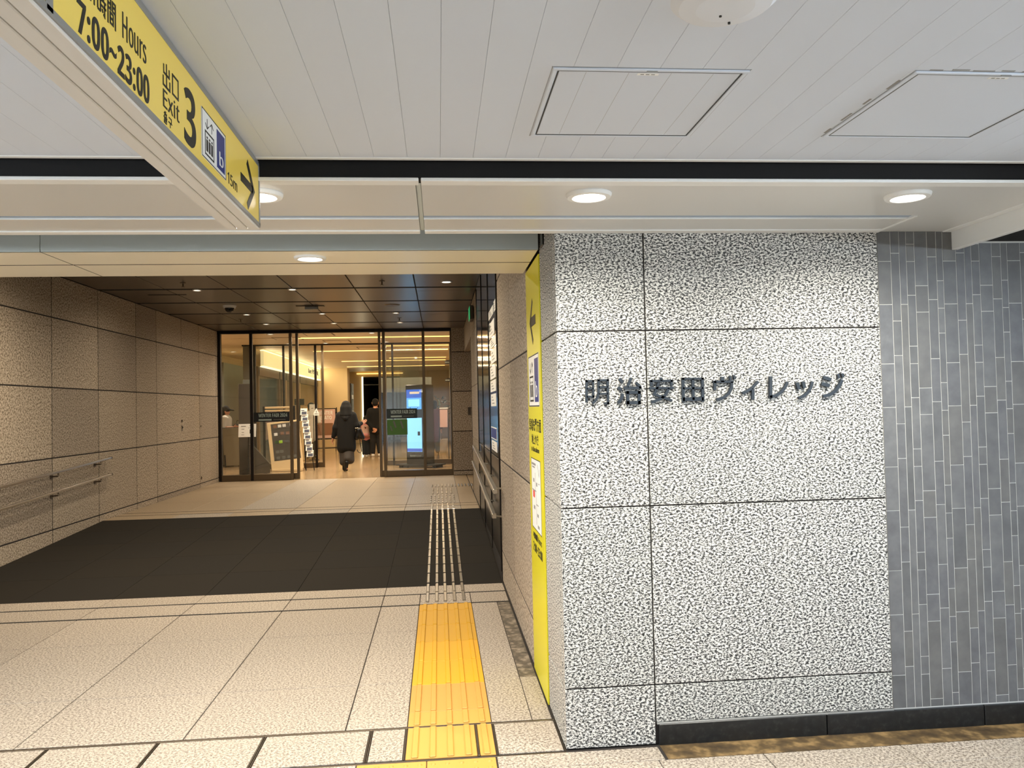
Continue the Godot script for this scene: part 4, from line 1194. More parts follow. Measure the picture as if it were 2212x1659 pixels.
func doors() -> void:
	var d := structure("door_1")
	d.set_meta("label", "outer sliding glass doors, standing open")
	blk(d, "header", M.door_dark, XL, 0.28, 3.066, YC + 0.03, -16.36, -16.25, 0.004)
	for q in [[XL + 0.005, -2.90, -16.3], [-3.655, -2.785, -16.42], [-1.07, 0.268, -16.3], [-1.165, -0.29, -16.42]]:
		var p := blk(d, "pane", M.glass, q[0], q[1], YB + 0.12, 3.075, q[2] - 0.006, q[2] + 0.006, 0.001)
		blk(d, "bottom_rail", M.door_metal, q[0], q[1], YB + 0.004, YB + 0.122, q[2] - 0.03, q[2] + 0.03, 0.004)
	for q in [[XL + 0.03, -16.3, 0.05, 1], [-3.655, -16.3, 0.055, 1], [-2.895, -16.3, 0.055, 0], [-2.79, -16.42, 0.05, 0], [-1.168, -16.42, 0.05, 0], [-1.075, -16.3, 0.055, 0], [-0.288, -16.3, 0.055, 0], [0.262, -16.3, 0.04, 0]]:
		stile(d, q[0], q[1], q[2], M.door_dark if q[3] else M.door_metal, 3.075)
	var e := structure("door_2")
	e.set_meta("label", "inner sliding glass doors, standing open")
	blk(e, "header", M.door_dark, -4.6, 0.5, 3.085, YC + 0.02, -19.66, -19.55, 0.004)
	for q in [[-4.33, -2.90, -19.6], [-3.65, -2.75, -19.7], [-1.09, 0.30, -19.6], [-1.27, -0.45, -19.7]]:
		blk(e, "pane", M.glass, q[0], q[1], YB + 0.1, 3.09, q[2] - 0.006, q[2] + 0.006, 0.001)
		blk(e, "bottom_rail", M.door_metal, q[0], q[1], YB + 0.004, YB + 0.12, q[2] - 0.03, q[2] + 0.03, 0.004)
	for q in [[-4.36, -19.6, 0.14, 1], [-3.648, -19.6, 0.045, 1], [-2.905, -19.6, 0.05, 1], [-2.755, -19.7, 0.05, 0], [-1.27, -19.7, 0.05, 0], [-1.09, -19.6, 0.045, 1], [0.30, -19.6, 0.05, 1]]:
		stile(e, q[0], q[1], q[2], M.door_dark if q[3] else M.door_metal, 3.09)
	# printed bands stuck to the outer glass
	for q in [[-3.62, -2.93, 1.33, 1.515, "left", M.band_navy], [-1.04, -0.435, 1.335, 1.53, "right", M.band_green]]:
		var o := thing("glass_banner", "dark printed fair banner across the %s outer glass door" % q[4], "banner", Vector3((q[0] + q[1]) * 0.5, (q[2] + q[3]) * 0.5, -16.285), 0.0, "fair banners on the doors")
		var w: float = q[1] - q[0]
		part(o, "film", box(Vector3(w, q[3] - q[2], 0.004), 0.0), q[5])
		part(o, "lettering", latin("WINTER FAIR 2024", w * 0.8, 0.07, true), M.print_silver, Vector3(-w * 0.36, -0.002, 0.003))
		part(o, "caption", box(Vector3(w * 0.36, 0.03, 0.002), 0.0), M.print_silver, Vector3(-w * 0.18, -0.055, 0.002))
		part(o, "caption", box(Vector3(w * 0.34, 0.014, 0.002), 0.0), M.print_dim, Vector3(w * 0.22, -0.055, 0.002))
	var gp := thing("glass_poster", "green poster stuck low on the right glass door", "poster", Vector3(-0.83, 1.16, -16.285))
	part(gp, "sheet", box(Vector3(0.40, 0.30, 0.003), 0.0), M.poster_green)
	for q in [[-0.05, 0.06, 0.03, 0.14], [0.09, 0.05, 0.03, 0.16], [-0.12, -0.02, 0.02, 0.1]]:
		part(gp, "print", box(Vector3(q[2], q[3], 0.002), 0.0), M.print_dim, Vector3(q[0], q[1], 0.002), Vector3(0, 0, 0.3))
	var tr := thing("warning_sticker", "small white triangle sticker on the inner left glass door", "sticker", Vector3(-2.895, 1.46, -19.56))
	part(tr, "triangle", prism(PackedVector2Array([Vector2(-0.07, 0), Vector2(0.07, 0), Vector2(0, 0.13)]), 0.003), M.print_white)
	part(tr, "caption", box(Vector3(0.12, 0.03, 0.003), 0.0), M.print_white, v3(0, -0.03, 0.001))
	part(tr, "mark", box(Vector3(0.018, 0.05, 0.002), 0.0), M.print_grey, v3(0, 0.045, 0.003))

func interior() -> void:
	var warm := Color(1.0, 0.90, 0.75)
	var c := structure("ceiling_hall")
	# pieces between the light strips, so that each strip sits in a slot
	var zs := [-16.36, -17.9, -20.4, -21.9, -25.2, -26.5, -29.9, -36.2]
	for j in zs.size() - 1:
		blk(c, "ceiling_plate", M.hall_ceiling, -7.6, 1.6, YC - 0.005, YC + 0.02, zs[j] - 0.035, zs[j + 1] + 0.035, 0.0)
	blk(c, "slab", M.hall_ceiling, -7.6, 1.7, YC + 0.06, YC + 0.3, -36.2, -16.36, 0.0)
	for q in [[-17.9, -3.05, 0.28], [-20.4, -1.3, 0.28], [-21.9, -3.3, 0.28], [-25.2, -1.5, 0.25], [-26.5, -3.1, 0.25], [-29.9, -3.3, 0.25]]:
		var o := thing("ceiling_strip_light", "warm line light across the hall ceiling, %s from the doors" % {-17.9: "first", -20.4: "second", -21.9: "third", -25.2: "fourth", -26.5: "fifth", -29.9: "sixth"}[q[0]], "light", Vector3((q[1] + q[2]) * 0.5, YC - 0.012, q[0]), 0.0, "line lights of the hall")
		part(o, "diffuser", box(Vector3(q[2] - q[1], 0.02, 0.066), 0.002), M.strip_warm)
		area("light", o, Vector3(0, -0.03, 0), Vector3(-PI / 2, 0, 0), Vector2(q[2] - q[1], 0.06), warm, 4.6)
		part(o, "trim", box(Vector3(0.02, 0.03, 0.07), 0.002), M.white_paint, v3((q[1] - q[2]) * 0.5, 0, 0))
	# side walls
	var l := structure("wall_hall_left")
	blk(l, "plaster", M.beige_wall, -7.7, -7.6, 0.0, 3.4, -36.2, -16.3, 0.0)
	blk(l, "plaster", M.beige_wall, -7.7, XL - 0.3, 0.0, 3.4, -16.6, -16.5, 0.0)
	blk(l, "shop_wall", M.beige_wall, -6.0, -5.9, YB, YC, -31.2, -22.6, 0.0)
	blk(l, "shop_glass", M.glass_blue, -4.56, -4.54, YB, 2.45, -23.6, -20.9, 0.0)
	for z in [-20.9, -23.6, -24.6, -27.0, -31.0]:
		blk(l, "shop_post", M.wood if z > -24.0 else M.beige_wall, -4.62, -4.5, YB, 2.66, z - 0.07, z + 0.07, 0.004)
	blk(l, "shop_lintel", M.wood, -4.62, -4.5, 2.45, 2.68, -31.2, -20.8, 0.004)
	blk(l, "shop_back", M.shop_grey, -5.85, -5.8, YB, 2.9, -31.0, -22.6, 0.0)
	blk(l, "hall_post", M.shop_grey, -4.62, -4.45, YB, YC, -20.2, -19.75, 0.004)
	blk(l, "side_wall", M.cream_wall, -5.95, -5.9, YB, YC, -22.6, -16.6, 0.0)
	blk(l, "pale_panel", M.shop_grey, -5.9, -5.88, YB + 0.1, 2.3, -20.6, -19.4, 0.002)
	# glowing shop fascia
	var f := thing("shop_fascia", "glowing cream shop fascia with small dark letters left of the hall", "sign", Vector3(-4.42, 2.89, -25.95))
	part(f, "light_box", box(Vector3(0.08, 0.38, 9.9), 0.004), M.fascia_glow, v3(-0.02, 0.0, 0))
	part(f, "lit_edge", box(Vector3(0.1, 0.025, 9.9), 0.004), M.fascia_edge, v3(-0.02, -0.21, 0))
	part(f, "top_edge", box(Vector3(0.1, 0.02, 9.9), 0.004), M.fascia_edge, v3(-0.02, 0.2, 0))
	part(f, "lettering", latin("lae PITTAL", 2.3, 0.16, false, 0.012), M.print_dim, v3(0.022, -0.06, -2.1), Vector3(0, PI / 2, 0))
	area("light", f, Vector3(0.06, 0, 0), Vector3(0, -PI / 2, 0), Vector2(9.9, 0.4), Color(1.0, 0.94, 0.78), 4.2)
	# end of the hall: cream wall, a return and a dark doorway with lit edges
	var b := structure("wall_hall_end")
	blk(b, "plaster", M.cream_wall, -7.6, -3.42, 0.0, 3.3, -31.8, -31.0, 0.0)
	blk(b, "plaster", M.cream_wall, -3.72, -3.14, 0.0, 3.3, -34.4, -34.0, 0.0)
	blk(b, "plaster", M.cream_wall, -3.14, -1.6, 2.9, 3.3, -34.4, -34.0, 0.0)
	blk(b, "plaster", M.beige_wall, -1.6, 1.7, 0.0, 3.3, -34.4, -34.0, 0.0)
	# an unlit room behind the doorway
	blk(b, "back_room_wall", M.shop_grey, -3.3, -1.4, 0.0, 3.0, -46.2, -46.0, 0.0)
	for x in [-3.24, -1.56]:
		blk(b, "back_room_wall", M.shop_grey, x - 0.04, x + 0.04, YB, 2.9, -46.0, -34.4, 0.0)
	blk(b, "back_room_ceiling", M.shop_grey, -3.3, -1.4, 2.9, 3.0, -46.0, -34.4, 0.0)
	blk(b, "back_room_floor", M.shop_grey, -3.3, -1.4, 0.0, YB - 0.01, -46.0, -36.2, 0.0)
	blk(b, "transom", M.shop_grey, -3.13, -1.6, 2.56, 2.60, -34.45, -34.4, 0.002)
	var pl := thing("portal_light", "bright lit edge framing the dark doorway at the hall's end", "light", Vector3(-3.13, 1.5, -33.97))
	part(pl, "upright_strip", box(Vector3(0.06, 2.75, 0.03), 0.004), M.fascia_edge, v3(0, 0.03, 0))
	part(pl, "head_strip", box(Vector3(1.9, 0.03, 0.03), 0.004), M.strip_warm, v3(0.72, 1.53, 0))
	area("light", pl, Vector3(0, 0, 0.05), Vector3(0, PI, 0), Vector2(0.08, 2.6), Color(1, 0.95, 0.8), 0.4)
	var r := structure("wall_hall_right")
	blk(r, "plaster", M.beige_wall, 1.55, 1.7, 0.0, 3.4, -36.2, -16.6, 0.0)
	var z := -16.75
	var k := 0
	while z > -31.0:
		blk(r, "upright_fin", M.cream_wall if k % 3 else M.door_metal, 0.42, 0.52, YB, YC, z - 0.14, z, 0.004)
		z -= 0.62 if k % 2 else 0.95
		k += 1
	blk(r, "bottom_rail", M.door_metal, 0.40, 0.54, YB, YB + 0.12, -31.0, -16.6, 0.004)
	blk(r, "shop_back", M.cream_wall, 1.0, 1.05, YB, YC, -31.0, -16.6, 0.0)
	# dark shopfront across the hall's end on the right
	var s := thing("dark_shopfront", "dark shopfront with a green board behind the right glass door", "shopfront", Vector3(-1.1, YB, -31.0))
	part(s, "fascia", box(Vector3(1.9, 0.55, 0.3), 0.01), M.shop_grey, v3(-0.1, 2.25, 0.4))
	part(s, "dark_window", box(Vector3(1.7, 1.1, 0.05), 0.004), M.window_dark, v3(-0.1, 1.55, 0.3))
	part(s, "counter", box(Vector3(1.7, 0.55, 0.5), 0.01), M.poster_green, v3(-0.1, 0.72, 0.5))
	part(s, "bench", box(Vector3(1.5, 0.08, 0.5), 0.01), M.black, v3(-0.1, 0.36, 0.7))
	for x in [-0.75, 0.55]:
		part(s, "leg", box(Vector3(0.08, 0.34, 0.4), 0.005), M.black, v3(x, 0.17, 0.7))
	for q in [[0.262, 2.74, -21.6], [0.27, 2.30, -22.6]]:
		var fl := thing("flag_sign", "small dark projecting sign on the right of the hall, %s" % ("the upper" if q[1] > 2.5 else "the lower"), "sign", Vector3(q[0], q[1], q[2]), 0.0, "projecting signs in the hall")
		part(fl, "arm", box(Vector3(0.2, 0.02, 0.02), 0.003), M.door_dark, v3(0.06, 0.05, 0))
		part(fl, "board", box(Vector3(0.16, 0.09, 0.03), 0.004), M.board_red)
		part(fl, "stripe", box(Vector3(0.15, 0.02, 0.004), 0.0), M.print_silver, v3(0, 0, 0.016))
	# fittings of the hall ceiling
	for q in [[-2.45, -17.1, "hall ceiling vent nearest the outer doors"], [-2.3, -18.9, "second hall ceiling vent behind the first line light"], [-1.75, -21.0, "hall ceiling vent just behind the inner doors"], [-3.25, -18.0, "hall ceiling vent on the left by the banner door"]]:
		var v := thing("ceiling_vent", "square flat " + q[2], "vent", Vector3(q[0], YC - 0.005, q[1]), 0.0, "vents of the hall ceiling")
		part(v, "frame", box(Vector3(0.6, 0.012, 0.6), 0.004), M.wood)
		part(v, "plate", box(Vector3(0.54, 0.012, 0.54), 0.004), M.hall_ceiling, v3(0, -0.004, 0))
	for q in [[-3.4, -16.9, "left end, by the outer header"], [-2.42, -16.9, "centre, by the outer header"], [-1.35, -16.9, "right, by the outer header"], [-2.62, -19.3, "left, before the inner header"], [-1.2, -19.2, "right, before the inner header"], [-3.45, -19.3, "far left, before the inner header"], [-5.3, -18.0, "far left, over the folding sign"], [-5.3, -21.6, "far left, over the person in a cap"]]:
		ceiling_light("small hall downlight at the " + q[2], Vector3(q[0], YC - 0.005, q[1]), 0.075, "hall", "lens_warm", 3.0, 78.0)

# ---------------------------------------------------------------- things standing in the hall
func hall_things() -> void:
	var k := thing("digital_kiosk", "tall black digital information kiosk with glowing blue screens", "kiosk", Vector3(-0.436, YB, -18.72), -0.55)
	part(k, "body", box(Vector3(0.50, 1.86, 0.41), 0.012), M.black_gloss, v3(0, 0.96, 0))
	for q in [[-0.02, 1.555, 0.40, 0.45, "screen_blue"], [-0.02, 0.75, 0.40, 0.77, "screen_light"]]:
		var s := part(k, "screen", box(Vector3(q[2], q[3], 0.006), 0.001), M[q[4]], v3(q[0], q[1], 0.207))
		if q[4] == "screen_blue":
			part(s, "title_band", box(Vector3(0.40, 0.19, 0.002), 0.0), M.screen_mid, v3(0, 0.13, 0.0035))
			part(s, "caption", box(Vector3(0.26, 0.05, 0.001), 0.0), M.print_white, v3(0.02, 0.15, 0.005))
			part(s, "caption", box(Vector3(0.30, 0.16, 0.001), 0.0), M.screen_light, v3(0.0, -0.08, 0.004))
			for x in [-0.1, 0.1]:
				part(s, "button", box(Vector3(0.02, 0.02, 0.001), 0.0), M.print_black, v3(x, -0.19, 0.005))
		else:
			part(s, "dark_icon", box(Vector3(0.065, 0.09, 0.001), 0.0), M.print_black, v3(0.12, 0.03, 0.004))
			part(s, "foot_band", box(Vector3(0.40, 0.07, 0.001), 0.0), M.screen_mid, v3(0, -0.345, 0.004))
	part(k, "side_screen", box(Vector3(0.004, 1.0, 0.22), 0.001), M.window_dark, v3(0.252, 1.28, 0))
	var i := 0
	for l in LETTERS:
		var st := begin()
		for s in l:
			stroke(st, points(s[0], Vector2(0.25, 0.35)), s[1] * 0.25, 0.002)
		part(k, "lettering", st.commit(), M.print_silver, v3(0.0, 0.275, 0.206))
		i += 1
	part(k, "base_plate", box(Vector3(1.05, 0.03, 0.5), 0.01), M.black, v3(0.0, 0.065, 0))
	for x in [-0.45, 0.45]:
		part(k, "foot", box(Vector3(0.10, 0.05, 0.3), 0.008), M.black, v3(x, 0.025, 0))
	area("light", k, Vector3(-0.02, 1.0, 0.235), Vector3(0, PI, 0), Vector2(0.38, 1.1), Color(0.5, 0.78, 1.0), 0.25)

	# dark terminal with sloped console and a notice, left behind the glass
	var t := thing("service_terminal", "dark service terminal with sloped console behind the left glass door", "terminal", Vector3(-4.13, YB, -18.0), 0.25)
	part(t, "tower", box(Vector3(0.26, 1.95, 0.3), 0.01), M.board_brown, v3(-0.05, 0.985, -0.05))
	var pr := PackedVector2Array([Vector2(0, 0.03), Vector2(0.42, 0.03), Vector2(0.42, 0.22), Vector2(0.05, 0.66), Vector2(0, 0.66)])
	part(t, "console", prism(pr, 0.34), M.board_brown, v3(0.02, 0.0, -0.05))
	part(t, "console_top", box(Vector3(0.55, 0.012, 0.35), 0.003), M.shop_grey, v3(0.262, 0.445, 0.12), Vector3(0, 0, -0.872))
	part(t, "wheel", box(Vector3(0.06, 0.03, 0.06), 0.006), M.black, v3(-0.1, 0.015, 0.08))
	part(t, "wheel", box(Vector3(0.06, 0.03, 0.06), 0.006), M.black, v3(0.36, 0.015, 0.2))
	part(t, "cap", box(Vector3(0.22, 0.10, 0.2), 0.01), M.shop_grey, v3(0.02, 2.0, -0.05))
	var n := thing("notice_board", "white tilted notice sheet in front of the dark terminal", "notice", Vector3(-4.05, 1.14, -17.62), 0.05)
	part(n, "sheet", box(Vector3(0.36, 0.28, 0.006), 0.002), M.print_white, v3(0, 0, 0), Vector3(-0.2, 0, 0.0))
	for q in [[-0.08, 0.09, 0.1, 0.02], [0.09, 0.1, 0.09, 0.016], [-0.09, 0.03, 0.06, 0.014], [-0.09, -0.04, 0.05, 0.012], [-0.09, -0.09, 0.06, 0.012], [0.06, 0.055, 0.08, 0.01]]:
		part(n, "text_line", box(Vector3(q[2], q[3], 0.002), 0.0), M.print_grey, v3(q[0], q[1], 0.004 - q[1] * 0.2), Vector3(-0.2, 0, 0))
	part(n, "picture", box(Vector3(0.06, 0.09, 0.002), 0.0), M.print_black, v3(0.08, -0.02, 0.008), Vector3(-0.2, 0, 0))
	part(n, "stand", tube([v3(0.02, -0.13, -0.02), v3(0.0, -0.9, -0.06), v3(0.0, -0.955, -0.06)], 0.014, 8), M.black)

	# leaning floor guide
	var g := thing("floor_guide_board", "large leaning dark floor guide with pale frame behind the banner door", "board", Vector3(-3.46, YB, -18.65), 0.12)
	var gb := part(g, "frame", box(Vector3(0.70, 1.12, 0.06), 0.008), M.cream_wall, v3(0, 0.57, -0.10), Vector3(-0.16, 0, 0.10))
	part(gb, "dark_panel", box(Vector3(0.58, 0.84, 0.01), 0.002), M.board_brown, v3(0.02, 0.10, 0.031))
	for q in [[-0.2, 0.46, "poster_food"], [-0.1, 0.46, "print_white"], [0.0, 0.46, "print_white"], [0.16, 0.46, "print_white"], [-0.2, 0.28, "print_white"], [-0.06, 0.29, "poster_food"], [0.06, 0.28, "poster_food"], [-0.2, 0.1, "plant_green"], [-0.11, 0.1, "lime"], [-0.2, -0.12, "print_dim"], [-0.11, -0.12, "print_dim"], [-0.2, -0.26, "print_dim"], [-0.08, -0.26, "print_dim"], [0.04, -0.26, "print_dim"], [0.16, -0.26, "print_dim"]]:
		part(gb, "shop_mark", box(Vector3(0.075, 0.065, 0.004), 0.001), M[q[2]], v3(q[0] + 0.02, q[1], 0.038))
	var gw := part(g, "prop", box(Vector3(0.6, 0.9, 0.03), 0.004), M.wood, v3(0.03, 0.45, -0.36), Vector3(0.2, 0, 0))
	part(g, "kick_plate", box(Vector3(0.66, 0.05, 0.12), 0.004), M.cream_wall, v3(0.05, 0.03, 0.0))
	var rl := thing("counter_rail", "pale horizontal counter rail above the banner door", "rail", Vector3(-3.70, 1.56, -19.25))
	part(rl, "bar", box(Vector3(0.66, 0.045, 0.05), 0.006), M.cream_wall, v3(0, 0.06, 0))
	part(rl, "bar", box(Vector3(0.66, 0.035, 0.05), 0.006), M.cream_wall, v3(0, -0.01, 0))
	part(rl, "post", box(Vector3(0.05, 1.45, 0.06), 0.006), M.black, v3(-0.34, -0.63, 0))
	part(rl, "post", box(Vector3(0.05, 1.45, 0.06), 0.006), M.black, v3(0.34, -0.63, 0))

	# brochure rack in the doorway
	var b := thing("brochure_rack", "black wire brochure rack stepping down beside the open doorway", "rack", Vector3(-2.98, YB, -18.75))
	part(b, "leg", tube([v3(-0.12, 1.42, -0.12), v3(-0.06, 0.35, 0.02), v3(-0.03, 0.0, 0.05)], 0.01, 8), M.black)
	part(b, "leg", tube([v3(0.0, 1.0, -0.16), v3(0.08, 0.4, -0.02), v3(0.15, 0.0, 0.04)], 0.01, 8), M.black)
	part(b, "leg", tube([v3(-0.06, 1.2, -0.16), v3(-0.10, 0.0, -0.28)], 0.01, 8), M.black)
	part(b, "shelf", box(Vector3(0.24, 0.015, 0.12), 0.003), M.black, v3(0.06, 0.33, 0.02))
	for j in 8:
		var br := thing("brochure", "navy and white brochure in the rack, %s from the top" % ["first", "second", "third", "fourth", "fifth", "sixth", "seventh", "eighth"][j], "brochure", Vector3(-3.06 + 0.021 * j, YB + 1.33 - 0.135 * j, -18.78 + 0.018 * j), 0.0, "brochures in the wire rack")
		part(br, "cover", box(Vector3(0.15, 0.16, 0.012), 0.002), M.print_white, Vector3.ZERO, Vector3(-0.35, 0, 0))
		part(br, "print", box(Vector3(0.11, 0.07, 0.004), 0.001), M.card_navy, v3(0.01, -0.03, 0.018), Vector3(-0.35, 0, 0))
		part(br, "title", box(Vector3(0.07, 0.02, 0.003), 0.001), M.card_navy, v3(-0.02, 0.03, 0.0), Vector3(-0.35, 0, 0))

	# easels and posters
	var e := thing("poster_easel", "pink food poster on a black easel beyond the inner doors", "easel", Vector3(-3.72, YB, -27.2), 0.25)
	part(e, "poster", box(Vector3(0.62, 0.95, 0.02), 0.003), M.poster_pink, v3(0, 0.92, 0), Vector3(-0.08, 0, 0))
	part(e, "print", box(Vector3(0.5, 0.40, 0.006), 0.002), M.poster_food, v3(-0.02, 0.74, 0.025), Vector3(-0.08, 0, 0))
	part(e, "lettering", latin("WINTER", 0.5, 0.12, true, 0.006), M.print_white, v3(-0.27, 1.22, -0.017), Vector3(-0.08, 0, 0))
	part(e, "lettering", latin("GELATO", 0.46, 0.12, true, 0.006), M.print_white, v3(-0.27, 1.06, -0.004), Vector3(-0.08, 0, 0))
	part(e, "frame", outline(0.68, 1.02, 0.03, 0.02), M.black, v3(0, 0.92, -0.02), Vector3(-0.08, 0, 0))
	for x in [-0.36, 0.36]:
		part(e, "leg", tube([v3(x, 1.45, -0.05), v3(x * 1.08, 0.0, 0.1)], 0.016, 8), M.black)
		part(e, "leg", tube([v3(x, 1.3, -0.08), v3(x, 0.0, -0.35)], 0.014, 8), M.black)
	part(e, "crossbar", box(Vector3(0.78, 0.03, 0.03), 0.004), M.black, v3(0, 0.12, 0.08))
	part(e, "crossbar", box(Vector3(0.74, 0.03, 0.05), 0.004), M.black, v3(0, 0.42, 0.06))
	var e2 := thing("poster_board", "upright menu poster with food picture left of the easel", "poster", Vector3(-4.3, YB, -26.4), 0.1)
	part(e2, "board", box(Vector3(0.46, 1.3, 0.03), 0.004), M.cream_wall, v3(0, 0.85, 0))
	part(e2, "print", box(Vector3(0.4, 0.42, 0.01), 0.002), M.poster_food, v3(0, 0.75, 0.018))
	part(e2, "title", box(Vector3(0.36, 0.14, 0.01), 0.002), M.board_brown, v3(0, 1.25, 0.018))
	part(e2, "foot", box(Vector3(0.5, 0.2, 0.3), 0.01), M.wood, v3(0, 0.1, 0))
	var wb := thing("menu_sheet", "white framed sheet on a thin stand beside the brochure rack", "sheet", Vector3(-3.42, YB, -22.6))
	part(wb, "sheet", box(Vector3(0.22, 0.30, 0.01), 0.002), M.print_white, v3(0, 1.38, 0))
	part(wb, "mark", box(Vector3(0.06, 0.02, 0.004), 0.0), M.print_grey, v3(-0.03, 1.42, 0.006))
	part(wb, "pole", tube([v3(0, 1.23, 0), v3(0, 0.02, 0)], 0.012, 8), M.black)
	part(wb, "foot", lathe([Vector2(0.0, 0.02), Vector2(0.13, 0.015), Vector2(0.14, 0.0)], 20), M.black)
	var cr := thing("register_screen", "black register screen beside the head of the shop clerk", "screen", Vector3(-3.78, YB, -22.5))
	part(cr, "panel", box(Vector3(0.26, 0.17, 0.03), 0.006), M.black, v3(0, 1.60, 0))
	part(cr, "pole", box(Vector3(0.04, 0.5, 0.04), 0.004), M.black, v3(0, 1.31, -0.02))
	part(cr, "counter", box(Vector3(0.42, 1.08, 0.36), 0.01), M.cream_wall, v3(-0.12, 0.54, -0.08))
	var ab := thing("folding_sign", "grey folding sidewalk sign at the far left behind the glass", "sign", Vector3(-5.18, YB, -20.9), 0.5)
	for s in [-1.0, 1.0]:
		part(ab, "leaf", box(Vector3(0.5, 0.95, 0.03), 0.006), M.cloth_beige, v3(0, 0.5, s * 0.14), Vector3(-s * 0.22, 0, 0))
		for x in [-0.23, 0.23]:
			part(ab, "leg", tube([v3(x, 0.3, s * 0.2), v3(x, 0.0, s * 0.26)], 0.018, 8), M.black)
	part(ab, "hinge", box(Vector3(0.5, 0.03, 0.06), 0.008), M.black, v3(0, 0.965, 0))
	var wl := thing("wall_notice", "dark framed notice board on the return wall beside the doorway", "notice", Vector3(-3.40, 1.95, -32.3), 0.0)
	part(wl, "board", box(Vector3(0.05, 1.25, 0.9), 0.006), M.board_brown)
	for q in [[0.43, 0.3], [0.10, 0.16], [-0.2, 0.35], [-0.52, 0.16]]:
		part(wl, "sheet", box(Vector3(0.01, q[1], 0.6), 0.002), M.print_dim if q[1] > 0.2 else M.print_white, v3(0.028, q[0], 0))
	var gs := thing("guide_stand", "small poster stand right of the kiosk", "sign", Vector3(0.17, YB, -21.0), -0.1)
	part(gs, "poster", box(Vector3(0.20, 0.46, 0.02), 0.003), M.poster_pink, v3(-0.05, 1.08, 0), Vector3(-0.1, 0, 0))
	part(gs, "top_bar", box(Vector3(0.22, 0.03, 0.04), 0.004), M.print_white, v3(-0.05, 1.34, -0.02))
	for x in [-0.13, 0.05]:
		part(gs, "leg", tube([v3(x, 1.3, -0.03), v3(x * 1.6, 0.0, 0.12)], 0.012, 8), M.black)
	# potted plant
	var p := thing("potted_plant", "leafy potted plant by the right shop windows", "plant", Vector3(0.06, YB, -24.5))
	part(p, "pot", lathe([Vector2(0.0, 0.0), Vector2(0.14, 0.0), Vector2(0.19, 0.42), Vector2(0.17, 0.42), Vector2(0.16, 0.36), Vector2(0.0, 0.36)], 24), M.cloth_white)
	part(p, "stem", tube([v3(0, 0.36, 0), v3(0.02, 0.8, 0.01), v3(-0.02, 1.3, 0)], 0.02, 8), M.wood)
	var rng := RandomNumberGenerator.new()
	rng.seed = 9
	var leaf := leaf_mesh()
	for j in 60:
		var a := rng.randf() * TAU
		var y := rng.randf_range(0.9, 1.65)
		var rr := rng.randf_range(0.02, 0.24) * (1.2 - absf(y - 1.3))
		part(p, "leaf", leaf, M.plant_green, v3(cos(a) * rr, y, sin(a) * rr), Vector3(rng.randf_range(-0.9, 0.5), -a + PI / 2, rng.randf_range(-0.4, 0.4)))

func leaf_mesh() -> Mesh:
	var st := begin()
	var mid := [v3(0, 0, 0), v3(0, 0.02, 0.05), v3(0, 0.025, 0.10), v3(0, 0.0, 0.16)]
	var wd := [0.004, 0.032, 0.028, 0.001]
	for s in [-1.0, 1.0]:
		for i in 3:
			var a: Vector3 = mid[i]
			var b: Vector3 = mid[i + 1]
			quad(st, a, b, b + v3(s * wd[i + 1], -0.008, 0), a + v3(s * wd[i], -0.008, 0), v3(s * 0.3, 1, 0).normalized())
	return st.commit()

# ---------------------------------------------------------------- people
func person(label: String, at: Vector3, turn: float) -> Node3D:
	return thing("person", label, "person", at, turn)

# head with face, neck, trunk and legs as one skin; arms given as [shoulder, elbow, wrist]
func body(o: Node3D, h: float, arms: Array, feet: Array, thumbs: Array) -> void:
	var s := h / 1.6
	var st := begin()
	var hd := h * 0.925
	var b := [
		[v3(0, hd + 0.015 * s, 0.005 * s), v3(0, hd - 0.03 * s, -0.01 * s), 0.083 * s, 0.075 * s],
		[v3(0, hd - 0.07 * s, -0.035 * s), v3(0, hd - 0.085 * s, -0.03 * s), 0.045 * s, 0.042 * s],
		[v3(0, hd - 0.05 * s, 0), v3(0, h * 0.82, 0.012 * s), 0.05 * s, 0.055 * s],
		[v3(-0.12 * s, h * 0.80, 0), v3(0.12 * s, h * 0.80, 0), 0.06 * s, 0.06 * s],
		[v3(0, h * 0.77, 0), v3(0, h * 0.62, 0), 0.115 * s, 0.10 * s],
		[v3(0, h * 0.62, 0), v3(0, h * 0.52, 0), 0.10 * s, 0.12 * s],
		[v3(0, hd - 0.012 * s, -0.088 * s), v3(0, hd - 0.035 * s, -0.102 * s), 0.011 * s, 0.014 * s],
		[v3(-0.082 * s, hd + 0.005 * s, 0.005), v3(-0.086 * s, hd - 0.035 * s, 0.0), 0.014 * s, 0.010 * s],
		[v3(0.082 * s, hd + 0.005 * s, 0.005), v3(0.086 * s, hd - 0.035 * s, 0.0), 0.014 * s, 0.010 * s],
	]
	for a in arms:
		b.append([a[0], a[1], 0.045 * s, 0.036 * s])
		b.append([a[1], a[2], 0.036 * s, 0.026 * s])
	for f in feet:
		b.append([v3(f[0].x * 0.9, h * 0.52, 0), f[0], 0.075 * s, 0.05 * s])
		b.append([f[0], f[1], 0.05 * s, 0.036 * s])
		b.append([f[1], f[1] + f[2], 0.038 * s, 0.03 * s])
	skin(st, b, 0.016, 0.03 * s)
	for i in arms.size():
		hand(st, arms[i][2], arms[i][2] - arms[i][1], thumbs[i], s)
	part(o, "body", st.commit(), M.skin)
	# features of the face, looking along -z
	for x in [-0.03, 0.03]:
		part(o, "eye", shape([[v3(x * s, hd + 0.002, -0.074 * s), v3(x * s * 1.2, hd + 0.002, -0.073 * s), 0.009 * s, 0.008 * s]], 0.004, 0.004), M.print_black)
	part(o, "mouth", shape([[v3(-0.02 * s, hd - 0.066 * s, -0.076 * s), v3(0.02 * s, hd - 0.066 * s, -0.076 * s), 0.007 * s, 0.007 * s]], 0.004, 0.004), M.cloth_red)

